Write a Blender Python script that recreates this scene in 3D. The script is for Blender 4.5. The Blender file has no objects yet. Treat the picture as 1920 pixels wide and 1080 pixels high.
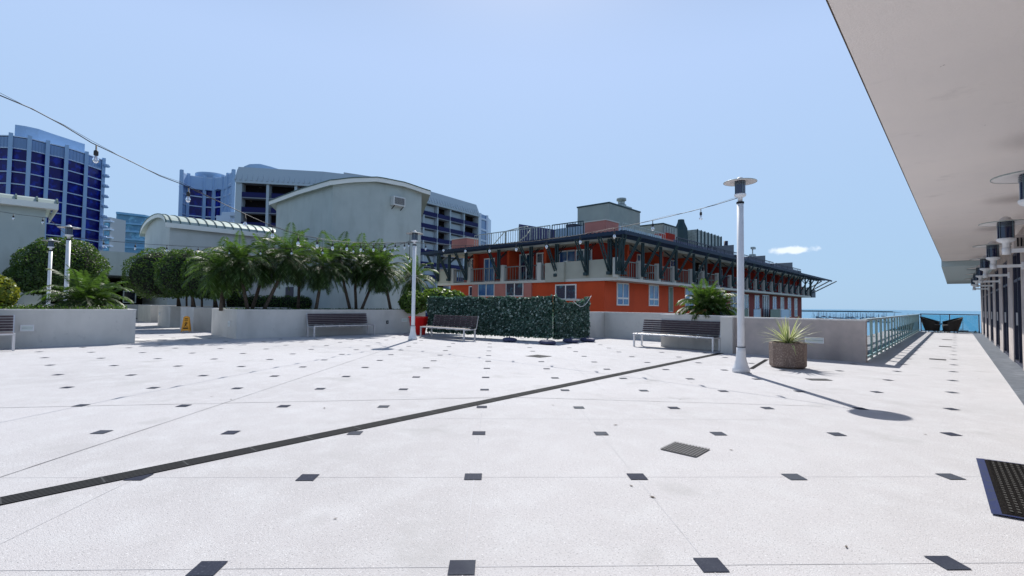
import bpy, math, random
import numpy as np
from mathutils import Vector, Matrix

R = math.radians
rng = random.Random(7)
col = bpy.context.scene.collection
scn = bpy.context.scene

# ------------------------------------------------------------------ camera
H = 1.285; FPX = 895.0; PIT = R(2.05); ROLL = R(0.69)
fw = Vector((0, math.cos(PIT), math.sin(PIT))); up0 = Vector((0, -math.sin(PIT), math.cos(PIT))); r0 = Vector((1, 0, 0))
rt = r0*math.cos(ROLL) + up0*math.sin(ROLL); upv = -r0*math.sin(ROLL) + up0*math.cos(ROLL)
cd = bpy.data.cameras.new('camera'); cam = bpy.data.objects.new('camera', cd); col.objects.link(cam)
cd.sensor_width = 36.0; cd.lens = FPX/1920*36; cd.clip_start = .05; cd.clip_end = 60000
cam.matrix_world = Matrix(((rt.x, upv.x, -fw.x, 0), (rt.y, upv.y, -fw.y, 0), (rt.z, upv.z, -fw.z, H), (0, 0, 0, 1)))
scn.camera = cam

# ------------------------------------------------------------------ world
SUN_EL = 46.0; SUN_ROT = 1.3
wd = bpy.data.worlds.new('World'); scn.world = wd; wd.use_nodes = True
nt = wd.node_tree; N = nt.nodes; L = nt.links; N.clear()
out = N.new('ShaderNodeOutputWorld'); bg = N.new('ShaderNodeBackground'); bg.inputs[1].default_value = 0.085
sky = N.new('ShaderNodeTexSky'); sky.sky_type = 'NISHITA'; sky.sun_disc = False
sky.sun_elevation = R(SUN_EL); sky.sun_rotation = R(SUN_ROT); sky.air_density = 1.0; sky.dust_density = 0.6; sky.ozone_density = 2.0
L.new(bg.outputs[0], out.inputs[0])
# one small wisp of cloud low over the bay, as part of the sky
tc = N.new('ShaderNodeTexCoord'); mp = N.new('ShaderNodeMapping'); mp.vector_type = 'TEXTURE'
cdir = (fw*FPX + rt*(1488-960) + upv*(540-469)).normalized()
caz = math.atan2(cdir.y, cdir.x); cel = math.asin(cdir.z)
mp.inputs['Location'].default_value = cdir
mp.inputs['Rotation'].default_value = (0, 0, caz)
mp.inputs['Scale'].default_value = (1, .043, .0085)
L.new(tc.outputs['Generated'], mp.inputs[0])
nz = N.new('ShaderNodeTexNoise'); nz.inputs['Scale'].default_value = 60; nz.inputs['Detail'].default_value = 6
L.new(tc.outputs['Generated'], nz.inputs['Vector'])
sx = N.new('ShaderNodeSeparateXYZ'); L.new(mp.outputs[0], sx.inputs[0])
cb = N.new('ShaderNodeCombineXYZ'); L.new(sx.outputs[1], cb.inputs[0]); L.new(sx.outputs[2], cb.inputs[1])
ln = N.new('ShaderNodeVectorMath'); ln.operation = 'LENGTH'; L.new(cb.outputs[0], ln.inputs[0])
ad = N.new('ShaderNodeMath'); ad.operation = 'MULTIPLY_ADD'; ad.inputs[1].default_value = 1.7; ad.inputs[2].default_value = -.85
L.new(nz.outputs[0], ad.inputs[0])
a2 = N.new('ShaderNodeMath'); a2.operation = 'ADD'; L.new(ad.outputs[0], a2.inputs[0]); L.new(ln.outputs['Value'], a2.inputs[1])
mr = N.new('ShaderNodeMapRange'); mr.interpolation_type = 'SMOOTHSTEP'
mr.inputs['From Min'].default_value = 1.0; mr.inputs['From Max'].default_value = .35; mr.inputs['To Min'].default_value = 0; mr.inputs['To Max'].default_value = .85
L.new(a2.outputs[0], mr.inputs['Value'])
gt = N.new('ShaderNodeMath'); gt.operation = 'GREATER_THAN'; gt.inputs[1].default_value = 0
dt = N.new('ShaderNodeVectorMath'); dt.operation = 'DOT_PRODUCT'; dt.inputs[1].default_value = cdir
L.new(tc.outputs['Generated'], dt.inputs[0]); L.new(dt.outputs['Value'], gt.inputs[0])
ml = N.new('ShaderNodeMath'); ml.operation = 'MULTIPLY'; L.new(mr.outputs[0], ml.inputs[0]); L.new(gt.outputs[0], ml.inputs[1])
tint = N.new('ShaderNodeMix'); tint.data_type = 'RGBA'; tint.blend_type = 'MULTIPLY'; tint.inputs[0].default_value = 1
SKYT = tint.inputs[7]; SKYT.default_value = (1.0, 1.0, 1.0, 1)
L.new(sky.outputs[0], tint.inputs[6])
# humid summer air: the sky near the horizon is paler and more even than the clear-air model
pale = N.new('ShaderNodeMix'); pale.data_type = 'RGBA'
grd = N.new('ShaderNodeMix'); grd.data_type = 'RGBA'; grd.inputs[6].default_value = (4.2, 6.4, 8.9, 1); grd.inputs[7].default_value = (5.2, 6.95, 10.3, 1)
sz = N.new('ShaderNodeSeparateXYZ'); L.new(tc.outputs['Generated'], sz.inputs[0])
e0_ = N.new('ShaderNodeMapRange'); e0_.inputs['From Min'].default_value = 0; e0_.inputs['From Max'].default_value = .45
L.new(sz.outputs[2], e0_.inputs['Value']); L.new(e0_.outputs[0], grd.inputs[0])
e1_ = N.new('ShaderNodeMapRange'); e1_.interpolation_type = 'SMOOTHSTEP'; e1_.inputs['From Min'].default_value = .42; e1_.inputs['From Max'].default_value = .80; e1_.inputs['To Min'].default_value = .93; e1_.inputs['To Max'].default_value = .0
L.new(sz.outputs[2], e1_.inputs['Value']); L.new(e1_.outputs[0], pale.inputs[0]); L.new(tint.outputs[2], pale.inputs[6]); L.new(grd.outputs[2], pale.inputs[7])
mx = N.new('ShaderNodeMix'); mx.data_type = 'RGBA'; mx.inputs[7].default_value = (10.5, 11.2, 12, 1)
L.new(ml.outputs[0], mx.inputs[0]); L.new(pale.outputs[2], mx.inputs[6]); L.new(mx.outputs[2], bg.inputs[0])

sd = bpy.data.lights.new('sun', 'SUN'); sun = bpy.data.objects.new('sun', sd); col.objects.link(sun)
sd.energy = 5.0; sd.angle = R(.5); sd.color = (1, .965, .91)
sun.rotation_euler = (R(-(90-SUN_EL)), 0, R(-SUN_ROT))
scn.view_settings.view_transform = 'Standard'; scn.view_settings.look = 'None'
scn.view_settings.exposure = 0.18; scn.view_settings.gamma = 1

# ------------------------------------------------------------------ frame of the place: m (right) and w (along the walkway)
PHI = R(2.08-45)
CM, SM = math.cos(PHI), math.sin(PHI)
def mw(m, w, z=0): return Vector((m*CM - w*SM, m*SM + w*CM, z))
def tomw(p): return (p[0]*CM + p[1]*SM, -p[0]*SM + p[1]*CM, p[2])
CAM = Vector((0, 0, H))
def ray(u, v): return fw + rt*((u-960)/FPX) + upv*((540-v)/FPX)
def on_ground(u, v, z=0): d = ray(u, v); return tomw(CAM + d*((z-H)/d.z))
def on_m(u, v, M):
    d = ray(u, v); n = mw(1, 0); return tomw(CAM + d*(M/(d.dot(n))))
def on_w(u, v, W):
    d = ray(u, v); n = mw(0, 1); return tomw(CAM + d*(W/(d.dot(n))))
def on_Y(u, v, Y): d = ray(u, v); return tomw(CAM + d*(Y/d.y))

# ------------------------------------------------------------------ materials
MATS = {}
def P(name, base, rough=.7, metal=0, spec=.5, noise=None, bump=None, var=None, trans=None, islands=None, streak=None, emit=None):
    """noise=(scale, colour2, lo, hi); streak = vertical stains; islands = second colour picked per leaf"""
    m = bpy.data.materials.new(name); m.use_nodes = True
    n = m.node_tree.nodes; l = m.node_tree.links; b = n['Principled BSDF']
    b.inputs['Roughness'].default_value = rough; b.inputs['Metallic'].default_value = metal
    b.inputs['Specular IOR Level'].default_value = spec
    c = (*base, 1); b.inputs['Base Color'].default_value = c
    cur = None
    def mix(fac, c2, prev):
        x = n.new('ShaderNodeMix'); x.data_type = 'RGBA'; x.inputs[6].default_value = c; x.inputs[7].default_value = (*c2, 1)
        if prev: l.new(prev, x.inputs[6])
        l.new(fac, x.inputs[0]); return x.outputs[2]
    co = n.new('ShaderNodeTexCoord')
    if islands:
        g = n.new('ShaderNodeNewGeometry')
        for k, (c2, lo, hi) in enumerate(islands):
            r_ = n.new('ShaderNodeMapRange'); r_.inputs['From Min'].default_value = lo; r_.inputs['From Max'].default_value = hi
            l.new(g.outputs['Random Per Island'], r_.inputs['Value']); cur = mix(r_.outputs[0], c2, cur)
    for nzp in ([noise] if isinstance(noise, tuple) else (noise or [])):
        sc, c2, lo, hi = nzp
        t = n.new('ShaderNodeTexNoise'); t.inputs['Scale'].default_value = sc; t.inputs['Detail'].default_value = 5; t.inputs['Roughness'].default_value = .6
        l.new(co.outputs['Object'], t.inputs['Vector'])
        r_ = n.new('ShaderNodeMapRange'); r_.inputs['From Min'].default_value = lo; r_.inputs['From Max'].default_value = hi
        l.new(t.outputs[0], r_.inputs['Value']); cur = mix(r_.outputs[0], c2, cur)
    if streak:
        c2, amt = streak
        mpn = n.new('ShaderNodeMapping'); mpn.inputs['Scale'].default_value = (1.5, 1.5, .5); l.new(co.outputs['Object'], mpn.inputs[0])
        t = n.new('ShaderNodeTexNoise'); t.inputs['Scale'].default_value = 1.0; t.inputs['Detail'].default_value = 6; l.new(mpn.outputs[0], t.inputs['Vector'])
        r_ = n.new('ShaderNodeMapRange'); r_.inputs['From Min'].default_value = .50; r_.inputs['From Max'].default_value = .85; r_.inputs['To Max'].default_value = amt
        l.new(t.outputs[0], r_.inputs['Value']); cur = mix(r_.outputs[0], c2, cur)
    if cur: l.new(cur, b.inputs['Base Color'])
    if bump:
        sc, st = bump
        t = n.new('ShaderNodeTexNoise'); t.inputs['Scale'].default_value = sc; t.inputs['Detail'].default_value = 4
        l.new(co.outputs['Object'], t.inputs['Vector'])
        bp = n.new('ShaderNodeBump'); bp.inputs['Strength'].default_value = st; bp.inputs['Distance'].default_value = .02
        l.new(t.outputs[0], bp.inputs['Height']); l.new(bp.outputs[0], b.inputs['Normal'])
    if trans:   # leaves: some light through
        tb = n.new('ShaderNodeBsdfTranslucent'); tb.inputs[0].default_value = (*trans, 1)
        ms = n.new('ShaderNodeMixShader'); ms.inputs[0].default_value = .28
        l.new(b.outputs[0], ms.inputs[1]); l.new(tb.outputs[0], ms.inputs[2]); l.new(ms.outputs[0], n['Material Output'].inputs[0])
    MATS[name] = m
    return m
def GL(name, tint, gloss=.12, rough=.02):
    m = bpy.data.materials.new(name); m.use_nodes = True
    n = m.node_tree.nodes; l = m.node_tree.links; n.remove(n['Principled BSDF'])
    t = n.new('ShaderNodeBsdfTransparent'); t.inputs[0].default_value = (*tint, 1)
    g = n.new('ShaderNodeBsdfGlossy'); g.inputs['Roughness'].default_value = rough; g.inputs[0].default_value = (.9, .95, 1, 1)
    f = n.new('ShaderNodeFresnel'); f.inputs[0].default_value = 1.5
    a = n.new('ShaderNodeMath'); a.operation = 'ADD'; a.inputs[1].default_value = gloss-.04; l.new(f.outputs[0], a.inputs[0])
    x = n.new('ShaderNodeMixShader'); l.new(a.outputs[0], x.inputs[0]); l.new(t.outputs[0], x.inputs[1]); l.new(g.outputs[0], x.inputs[2])
    l.new(x.outputs[0], n['Material Output'].inputs[0]); MATS[name] = m; return m

concrete = P('deck_coating', (.53, .52, .535), .85, spec=.25, noise=[(.22, (.445, .435, .445), .38, .72), (3, (.55, .55, .565), .45, .8), (95, (.20, .20, .21), .56, .70), (210, (.22, .22, .23), .60, .70), (60, (.70, .70, .715), .58, .72), (11, (.38, .38, .39), .66, .86), (1.1, (.41, .405, .41), .58, .75), (.55, (.36, .355, .36), .66, .82)], bump=(160, .35))
slate = P('slate_tile', (.022, .028, .050), .8, spec=.15, islands=[((.065, .075, .095), .35, 1.0)], noise=[(90, (.10, .11, .14), .55, .8), (1.1, (.012, .015, .035), .45, .7)])
joint = P('joint', (.36, .36, .38), .9, noise=(1.6, (.49, .49, .515), .36, .50))
joint_dark = P('joint_dark', (.10, .10, .11), .9, noise=(1.3, (.34, .34, .36), .42, .6))
sunstrip = P('painted_sun_strip', (.72, .72, .70), .8)
band = P('slate_band', (.085, .10, .125), .55, noise=(4, (.20, .225, .26), .45, .8), bump=(30, .2))
stucco = P('grey_stucco', (.62, .605, .57), .9, noise=[(1.2, (.53, .52, .49), .35, .75), (5, (.44, .43, .41), .62, .8)], streak=((.34, .335, .31), .6), bump=(120, .35))
stucco2 = P('taupe_stucco', (.54, .475, .445), .9, noise=(1.5, (.34, .31, .30), .35, .75), streak=((.23, .205, .20), .4), bump=(120, .35))
coping = P('coping', (.66, .655, .64), .85, noise=(6, (.45, .45, .43), .5, .8))
bstucco = P('core_stucco', (.45, .51, .50), .92, noise=(.7, (.38, .435, .43), .35, .75), streak=((.25, .28, .27), .5), bump=(60, .2))
bstucco2 = P('pale_core_stucco', (.50, .54, .54), .92, noise=(.7, (.43, .47, .47), .35, .75), streak=((.3, .33, .33), .35))
baluster = P('baluster_paint', (.20, .235, .225), .5)
bay_shade = P('painted_bay_shade', (.022, .014, .012), .9, spec=.1, noise=(.9, (.10, .06, .04), .58, .66))
soil = P('soil', (.035, .028, .022), 1, noise=(12, (.07, .055, .04), .4, .7))
roofm = P('pale_metal_roof', (.40, .47, .43), .45, metal=.3)
seam = P('green_seam', (.05, .10, .085), .5)
fascia = P('fascia', (.74, .76, .73), .7)
white = P('white_paint', (.74, .75, .77), .38, noise=(9, (.62, .63, .65), .5, .8))
whitehat = P('white_enamel', (.66, .64, .64), .5)
galv = P('weathered_metal', (.42, .47, .45), .45, metal=.3, noise=(8, (.22, .25, .25), .4, .7))
steel = P('brushed_steel', (.60, .60, .62), .38, metal=.55)
woodm = P('dark_slats', (.055, .036, .044), .55, noise=(14, (.11, .075, .085), .45, .8))
black = P('painted_opening_shade', (.010, .010, .012), .9, spec=.1)
ribm = P('mat_rib', (.026, .024, .020), .8, noise=(60, (.02, .018, .015), .45, .6))
mat_rub = P('mat_rubber', (.010, .009, .009), .95, spec=.05, noise=(60, (.03, .027, .022), .5, .75), bump=(90, .5))
tape = P('blue_edge', (.008, .018, .085), .6, spec=.2, noise=(18, (.02, .03, .05), .5, .7))
gridbar = P('grid_bar', (.17, .17, .175), .8, spec=.2)
grate_ = P('cast_grate', (.05, .052, .058), .5, metal=.3)
gratebar = P('grate_bar', (.055, .058, .062), .8, spec=.2)
lampglass = P('lamp_glass', (.008, .014, .05), .08, spec=.8)
lampglass_l = P('louvre', (.16, .22, .26), .3, metal=.4)
bulbm = GL('bulb_glass', (.93, .95, .97), .25)
glassr = GL('rail_glass', (.60, .86, .88), .07)
glass_end = GL('end_glass', (.60, .84, .90), .05)
glass_dark = P('window_glass', (.010, .014, .022), .06, spec=.8)
railteal = P('rail_teal', (.30, .46, .46), .5, metal=.1)
railtop = P('rail_top', (.42, .50, .50), .35, metal=.5)
redpot = P('red_glaze', (.62, .008, .006), .25, noise=(3, (.36, .004, .004), .5, .8))
aggreg = P('aggregate', (.20, .145, .12), .95, noise=[(45, (.36, .29, .25), .5, .62), (80, (.07, .05, .045), .56, .66)], bump=(60, .8))
yellow = P('yellow_plastic', (.72, .33, .015), .45)
wicker = P('black_wicker', (.012, .010, .009), .8, noise=(80, (.05, .042, .036), .5, .6), bump=(90, .6))
sandbag = P('sand_bag', (.03, .035, .09), .7, noise=(30, (.07, .08, .15), .4, .7))
cable = P('cable', (.012, .014, .018), .6)
rope = P('rope', (.62, .62, .60), .8)
acwhite = P('ac_case', (.62, .64, .64), .5)
orange = P('orange_stucco', (.55, .070, .018), .9, noise=(.8, (.47, .058, .015), .35, .75), streak=((.34, .045, .015), .5))
redst = P('red_stucco', (.36, .024, .009), .9, noise=(.8, (.30, .018, .008), .35, .75))
pinkst = P('pink_stucco', (.46, .19, .165), .9, noise=(1.4, (.40, .16, .14), .4, .7))
cream = P('cream_stucco', (.42, .435, .38), .9, noise=(1, (.35, .365, .32), .4, .75))
slabm = P('slab_edge', (.56, .57, .54), .85)
maroon = P('maroon_stucco', (.20, .035, .035), .9)
tealst = P('steel_teal', (.026, .055, .066), .6, spec=.3)
teal_trellis = P('trellis_steel', (.014, .030, .062), .6, spec=.25)
greybox = P('penthouse_stucco', (.30, .345, .33), .9, noise=(.8, (.25, .29, .28), .4, .7))
navy = P('navy_panel', (.012, .014, .10), .35)
navy2 = P('navy_metal', (.016, .02, .05), .5)
winblue = P('blue_window', (.02, .10, .30), .08, spec=.8, noise=(.9, (.06, .22, .42), .45, .6))
windark = P('dark_window', (.008, .012, .05), .08, spec=.8, noise=(1.1, (.03, .14, .2), .5, .6))
winframe = P('white_frame', (.72, .74, .75), .5)
greenpan = P('green_panel', (.10, .15, .115), .5)
palepan = P('pale_blue_panel', (.35, .48, .62), .4)
twconc = P('tower_concrete', (.38, .54, .76), .8, noise=(.06, (.32, .47, .68), .4, .7))
twconc2 = P('tower_band', (.60, .70, .86), .8)
twglass = P('tower_glass', (.008, .006, .13), .25, spec=.25, noise=(.6, (.010, .03, .36), .50, .64))
twglass_l = P('tower_glass_light', (.14, .26, .48), .12, spec=.7)
midglass = P('teal_glass', (.06, .22, .36), .15, spec=.7, noise=(.5, (.16, .42, .58), .48, .6))
midband = P('teal_band', (.20, .42, .62), .6)
condo = P('condo_concrete', (.36, .40, .44), .85)
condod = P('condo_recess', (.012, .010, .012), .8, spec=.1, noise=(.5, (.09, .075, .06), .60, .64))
condorail = P('condo_rail', (.008, .012, .085), .6, spec=.2)
condowall = P('condo_wall', (.42, .50, .56), .8)
condoslab = P('condo_slab', (.20, .23, .30), .85)
mansard = P('mansard_metal', (.42, .50, .56), .6)
leaf_top = P('topiary_leaf', (.036, .088, .014), .55, trans=(.14, .28, .02), islands=[((.012, .035, .008), .0, .5), ((.085, .15, .025), .65, 1.0)])
leaf_palm = P('palm_leaflet', (.034, .078, .015), .5, spec=.35, trans=(.14, .28, .03), islands=[((.008, .018, .008), .0, .5), ((.12, .19, .06), .62, .95), ((.34, .42, .24), .92, 1.0)])  # palest islands paint highlights onto a few leaflets
leaf_yel = P('croton_leaf', (.20, .24, .02), .5, trans=(.4, .42, .03), islands=[((.06, .11, .015), .0, .5), ((.38, .38, .04), .6, 1.0)])
leaf_bush = P('bush_leaf', (.09, .17, .025), .5, trans=(.22, .36, .04), islands=[((.03, .07, .012), .0, .5), ((.16, .25, .04), .6, 1.0)])
leaf_ivy = P('ivy_leaf', (.045, .115, .08), .38, trans=(.09, .22, .14), islands=[((.010, .032, .024), .0, .5), ((.17, .28, .22), .55, .9), ((.50, .60, .55), .88, .96)])  # the lightest leaf colour is a painted glint on scattered leaves
leaf_far = P('far_leaf', (.02, .05, .025), .8, islands=[((.05, .10, .04), .3, 1.0)])
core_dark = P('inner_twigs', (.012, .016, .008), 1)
bark = P('bark', (.10, .075, .055), .95, noise=(18, (.045, .034, .026), .4, .65), bump=(30, .8))
agave_g = P('agave_green', (.16, .24, .09), .5, trans=(.3, .4, .1))
agave_y = P('agave_cream', (.74, .70, .42), .5, trans=(.7, .7, .4))
hullm = P('boat_hull', (.07, .09, .13), .5)
hullw = P('white_hull', (.55, .58, .62), .5)
mastm = P('mast', (.05, .07, .10), .6)
land = P('far_land', (.05, .08, .085), 1)
street = P('street_ground', (.10, .11, .10), 1, noise=(.02, (.05, .09, .04), .45, .6))
facade_p = P('podium_wall', (.40, .37, .34), .9)
brassw = P('fixture_lens', (.62, .68, .66), .3)
darkp = P('dark_plate', (.016, .016, .02), .85, spec=.15)

# sea: real gloss plus depth colour
sea = bpy.data.materials.new('sea_water'); sea.use_nodes = True
n = sea.node_tree.nodes; l = sea.node_tree.links; b = n['Principled BSDF']
b.inputs['Base Color'].default_value = (.012, .14, .26, 1); b.inputs['Roughness'].default_value = .22; b.inputs['IOR'].default_value = 1.33
t = n.new('ShaderNodeTexNoise'); t.inputs['Scale'].default_value = .35; t.inputs['Detail'].default_value = 6
t2 = n.new('ShaderNodeTexNoise'); t2.inputs['Scale'].default_value = .004; t2.inputs['Detail'].default_value = 3
co = n.new('ShaderNodeTexCoord'); l.new(co.outputs['Object'], t.inputs['Vector']); l.new(co.outputs['Object'], t2.inputs['Vector'])
bp = n.new('ShaderNodeBump'); bp.inputs['Strength'].default_value = .5; bp.inputs['Distance'].default_value = .5
l.new(t.outputs[0], bp.inputs['Height']); l.new(bp.outputs[0], b.inputs['Normal'])
x = n.new('ShaderNodeMix'); x.data_type = 'RGBA'; x.inputs[6].default_value = (.010, .13, .27, 1); x.inputs[7].default_value = (.015, .20, .34, 1)
l.new(t2.outputs[0], x.inputs[0]); l.new(x.outputs[2], b.inputs['Base Color'])

# ------------------------------------------------------------------ mesh helpers (all coordinates m, w, z)
ORG = {}
def thing(name, label, cat, at=(0, 0, 0), group=None, rot=0):
    o = bpy.data.objects.new(name, None); col.objects.link(o); o.empty_display_size = .2
    o.location = mw(*at); o.rotation_euler = (0, 0, PHI+rot)
    o['label'] = label; o['category'] = cat
    if group: o['group'] = group
    ORG[o.name] = at; return o
class MB:
    def __init__(s): s.v = []; s.f = []; s.mi = []; s.k = 0; s.sm = []
    def mat(s, k): s.k = k; return s
    def face(s, pts, smooth=False):
        b = len(s.v); s.v += [tuple(p) for p in pts]; s.f.append(tuple(range(b, b+len(pts)))); s.mi.append(s.k); s.sm.append(smooth)
    def addf(s, idx, smooth=False): s.f.append(tuple(idx)); s.mi.append(s.k); s.sm.append(smooth)
    def box(s, x0, x1, y0, y1, z0, z1):
        if x0 > x1: x0, x1 = x1, x0
        if y0 > y1: y0, y1 = y1, y0
        if z0 > z1: z0, z1 = z1, z0
        b = len(s.v)
        s.v += [(x0, y0, z0), (x1, y0, z0), (x1, y1, z0), (x0, y1, z0), (x0, y0, z1), (x1, y0, z1), (x1, y1, z1), (x0, y1, z1)]
        for q in ((0, 3, 2, 1), (4, 5, 6, 7), (0, 1, 5, 4), (1, 2, 6, 5), (2, 3, 7, 6), (3, 0, 4, 7)): s.addf([b+i for i in q])
        return s
    def prism(s, poly, z0, z1):     # poly counter-clockwise seen from above
        n_ = len(poly); b = len(s.v)
        s.v += [(p[0], p[1], z0 if not callable(z0) else z0(p)) for p in poly] + [(p[0], p[1], z1 if not callable(z1) else z1(p)) for p in poly]
        s.addf([b+i for i in reversed(range(n_))]); s.addf([b+n_+i for i in range(n_)])
        for i in range(n_): j = (i+1) % n_; s.addf([b+i, b+j, b+n_+j, b+n_+i])
        return s
    def bar(s, a, c, t, t2=None):   # square bar between two points
        a = Vector(a); c = Vector(c); d = (c-a)
        if d.length < 1e-6: return s
        d.normalize(); u = d.cross(Vector((0, 0, 1)))
        if u.length < .01: u = Vector((1, 0, 0))
        u.normalize(); v = u.cross(d); t2 = t2 or t
        b = len(s.v)
        for p in (a, c):
            for su, sv in ((-1, -1), (1, -1), (1, 1), (-1, 1)): s.v.append(tuple(p + u*su*t/2 + v*sv*t2/2))
        for q in ((0, 1, 2, 3), (7, 6, 5, 4), (0, 4, 5, 1), (1, 5, 6, 2), (2, 6, 7, 3), (3, 7, 4, 0)): s.addf([b+i for i in q])
        return s
    def tube(s, pts, r, n_=6, cap=True):
        pts = [Vector(p) for p in pts]; b = len(s.v); rr = r if isinstance(r, (list, tuple)) else [r]*len(pts)
        for i, p in enumerate(pts):
            d = (pts[min(i+1, len(pts)-1)] - pts[max(i-1, 0)]).normalized()
            u = d.cross(Vector((0, 0, 1)))
            if u.length < .05: u = Vector((1, 0, 0))
            u.normalize(); v = d.cross(u)
            for k in range(n_):
                a = 2*math.pi*k/n_; s.v.append(tuple(p + (u*math.cos(a) + v*math.sin(a))*rr[i]))
        for i in range(len(pts)-1):
            for k in range(n_):
                k2 = (k+1) % n_; s.addf([b+i*n_+k, b+i*n_+k2, b+(i+1)*n_+k2, b+(i+1)*n_+k], True)
        if cap: s.addf([b+k for k in reversed(range(n_))]); s.addf([b+(len(pts)-1)*n_+k for k in range(n_)])
        return s
    def lathe(s, prof, c=(0, 0), n_=20, smooth=True, a0=0):
        b = len(s.v)
        for r_, z in prof:
            for k in range(n_): a = a0+2*math.pi*k/n_; s.v.append((c[0]+r_*math.cos(a), c[1]+r_*math.sin(a), z))
        for i in range(len(prof)-1):
            for k in range(n_):
                k2 = (k+1) % n_; s.addf([b+i*n_+k, b+i*n_+k2, b+(i+1)*n_+k2, b+(i+1)*n_+k], smooth)
        return s
    def build(s, name, mats, parent=None, label=None, cat=None, group=None, kind=None, at=None, bevel=0):
        me = bpy.data.meshes.new(name)
        o_ = ORG[parent.name] if parent else (at or (0, 0, 0))
        me.from_pydata([(v[0]-o_[0], v[1]-o_[1], v[2]-o_[2]) for v in s.v], [], s.f)
        for m_ in (mats if isinstance(mats, (list, tuple)) else [mats]): me.materials.append(m_)
        me.polygons.foreach_set('material_index', s.mi); me.polygons.foreach_set('use_smooth', s.sm); me.update()
        o = bpy.data.objects.new(name, me); col.objects.link(o)
        if parent: o.parent = parent
        else: o.location = mw(*o_); o.rotation_euler = (0, 0, PHI)
        ORG[o.name] = o_
        if bevel:
            bv = o.modifiers.new('bevel', 'BEVEL'); bv.width = bevel; bv.segments = 2; bv.limit_method = 'ANGLE'
        if label: o['label'] = label
        if cat: o['category'] = cat
        if group: o['group'] = group
        if kind: o['kind'] = kind
        return o
def quads_obj(name, V4, mat, parent, extra=None):
    """many separate quads from an (n,4,3) array in m,w,z"""
    V4 = np.asarray(V4, dtype=np.float32); o_ = ORG[parent.name]; n_ = len(V4)
    V = (V4.reshape(-1, 3) - np.array(o_, dtype=np.float32))
    me = bpy.data.meshes.new(name); me.vertices.add(n_*4); me.vertices.foreach_set('co', V.ravel())
    me.loops.add(n_*4); me.loops.foreach_set('vertex_index', np.arange(n_*4, dtype=np.int32))
    me.polygons.add(n_); me.polygons.foreach_set('loop_start', np.arange(n_, dtype=np.int32)*4)
    try: me.polygons.foreach_set('loop_total', np.full(n_, 4, dtype=np.int32))
    except Exception: pass
    me.materials.append(mat); me.update(calc_edges=True); me.validate()
    o = bpy.data.objects.new(name, me); col.objects.link(o); o.parent = parent; ORG[o.name] = o_
    return o
def copy_tree(o, parent=None):
    c = o.copy(); col.objects.link(c)
    if parent is not None: c.parent = parent
    for ch in list(o.children): copy_tree(ch, c)
    return c
def place(o, at, rot=0):
    o.location = mw(*at); o.rotation_euler = (0, 0, PHI+rot)

nr = np.random.default_rng(5)
def leaf_quads(C, Nn, size, jitter=.8, asp=.6):
    """rhombic leaves at C (n,3) around normals Nn"""
    n_ = len(C); Nn = Nn + nr.normal(0, jitter, (n_, 3)); Nn /= np.linalg.norm(Nn, axis=1)[:, None]+1e-9
    a = nr.normal(0, 1, (n_, 3)); u = np.cross(Nn, a); u /= np.linalg.norm(u, axis=1)[:, None]+1e-9
    v = np.cross(Nn, u); s = (size*nr.uniform(.6, 1.3, n_))[:, None]
    return np.stack([C-u*s, C-v*s*asp, C+u*s, C+v*s*asp], 1)

# ================================================================== SETTING
# ---- deck with slate tile inlays and joints
yaw = R(2.08)
def lat(i, j):    # lattice node to (m,w)
    x_ = -.221 + 1.22*(i*math.cos(yaw) - j*math.sin(yaw)); y_ = 2.385 + 1.22*(i*math.sin(yaw) + j*math.cos(yaw))
    return tomw((x_, y_, 0))[:2]
deck_poly = [(3.2, -9), (3.2, 38.5), (-1.75, 38.5), (-1.75, 14.5), (-4.9, 14.5), (-4.9, 15.9), (-7.1, 15.9), (-7.1, 17.5), (-11.0, 17.5), (-11.0, 18.3), (-62, 18.3), (-62, -9)]
dk = MB()
dk.prism(deck_poly, -.8, 0)
def in_deck(m_, w_):
    if m_ > .62 or m_ < -60 or w_ < -8.5: return False
    if m_ > -1.45: return w_ < 38
    if w_ > 13.9 and m_ > -10.8: return False
    if m_ < -18.0: return 2.95 < w_ < 5.5
    return w_ < 16
dk.mat(1)
rr = .098   # half side of the inlay
for i in range(-34, 40):
    for j in range(-14, 48):
        c0 = lat(i, j)
        if not in_deck(*c0): continue
        # inlay square is aligned with the lattice
        e1 = (lat(i+1, j)[0]-c0[0], lat(i+1, j)[1]-c0[1]); e2 = (lat(i, j+1)[0]-c0[0], lat(i, j+1)[1]-c0[1])
        q = rr/1.22*.66
        jx, jy = rng.uniform(-.01, .01), rng.uniform(-.01, .01)
        pts = [(c0[0]+jx+e1[0]*a+e2[0]*b_, c0[1]+jy+e1[1]*a+e2[1]*b_, .004) for a, b_ in ((-q, -q), (q, -q), (q, q), (-q, q))]
        dk.face(pts)
def strip(p, q, wd_, z, k, mb=dk):
    p = Vector((p[0], p[1], 0)); q = Vector((q[0], q[1], 0)); d = (q-p).normalized(); nn = Vector((-d.y, d.x, 0))*wd_/2
    mb.mat(k); mb.face([(p.x-nn.x, p.y-nn.y, z), (q.x-nn.x, q.y-nn.y, z), (q.x+nn.x, q.y+nn.y, z), (p.x+nn.x, p.y+nn.y, z)])
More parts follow.
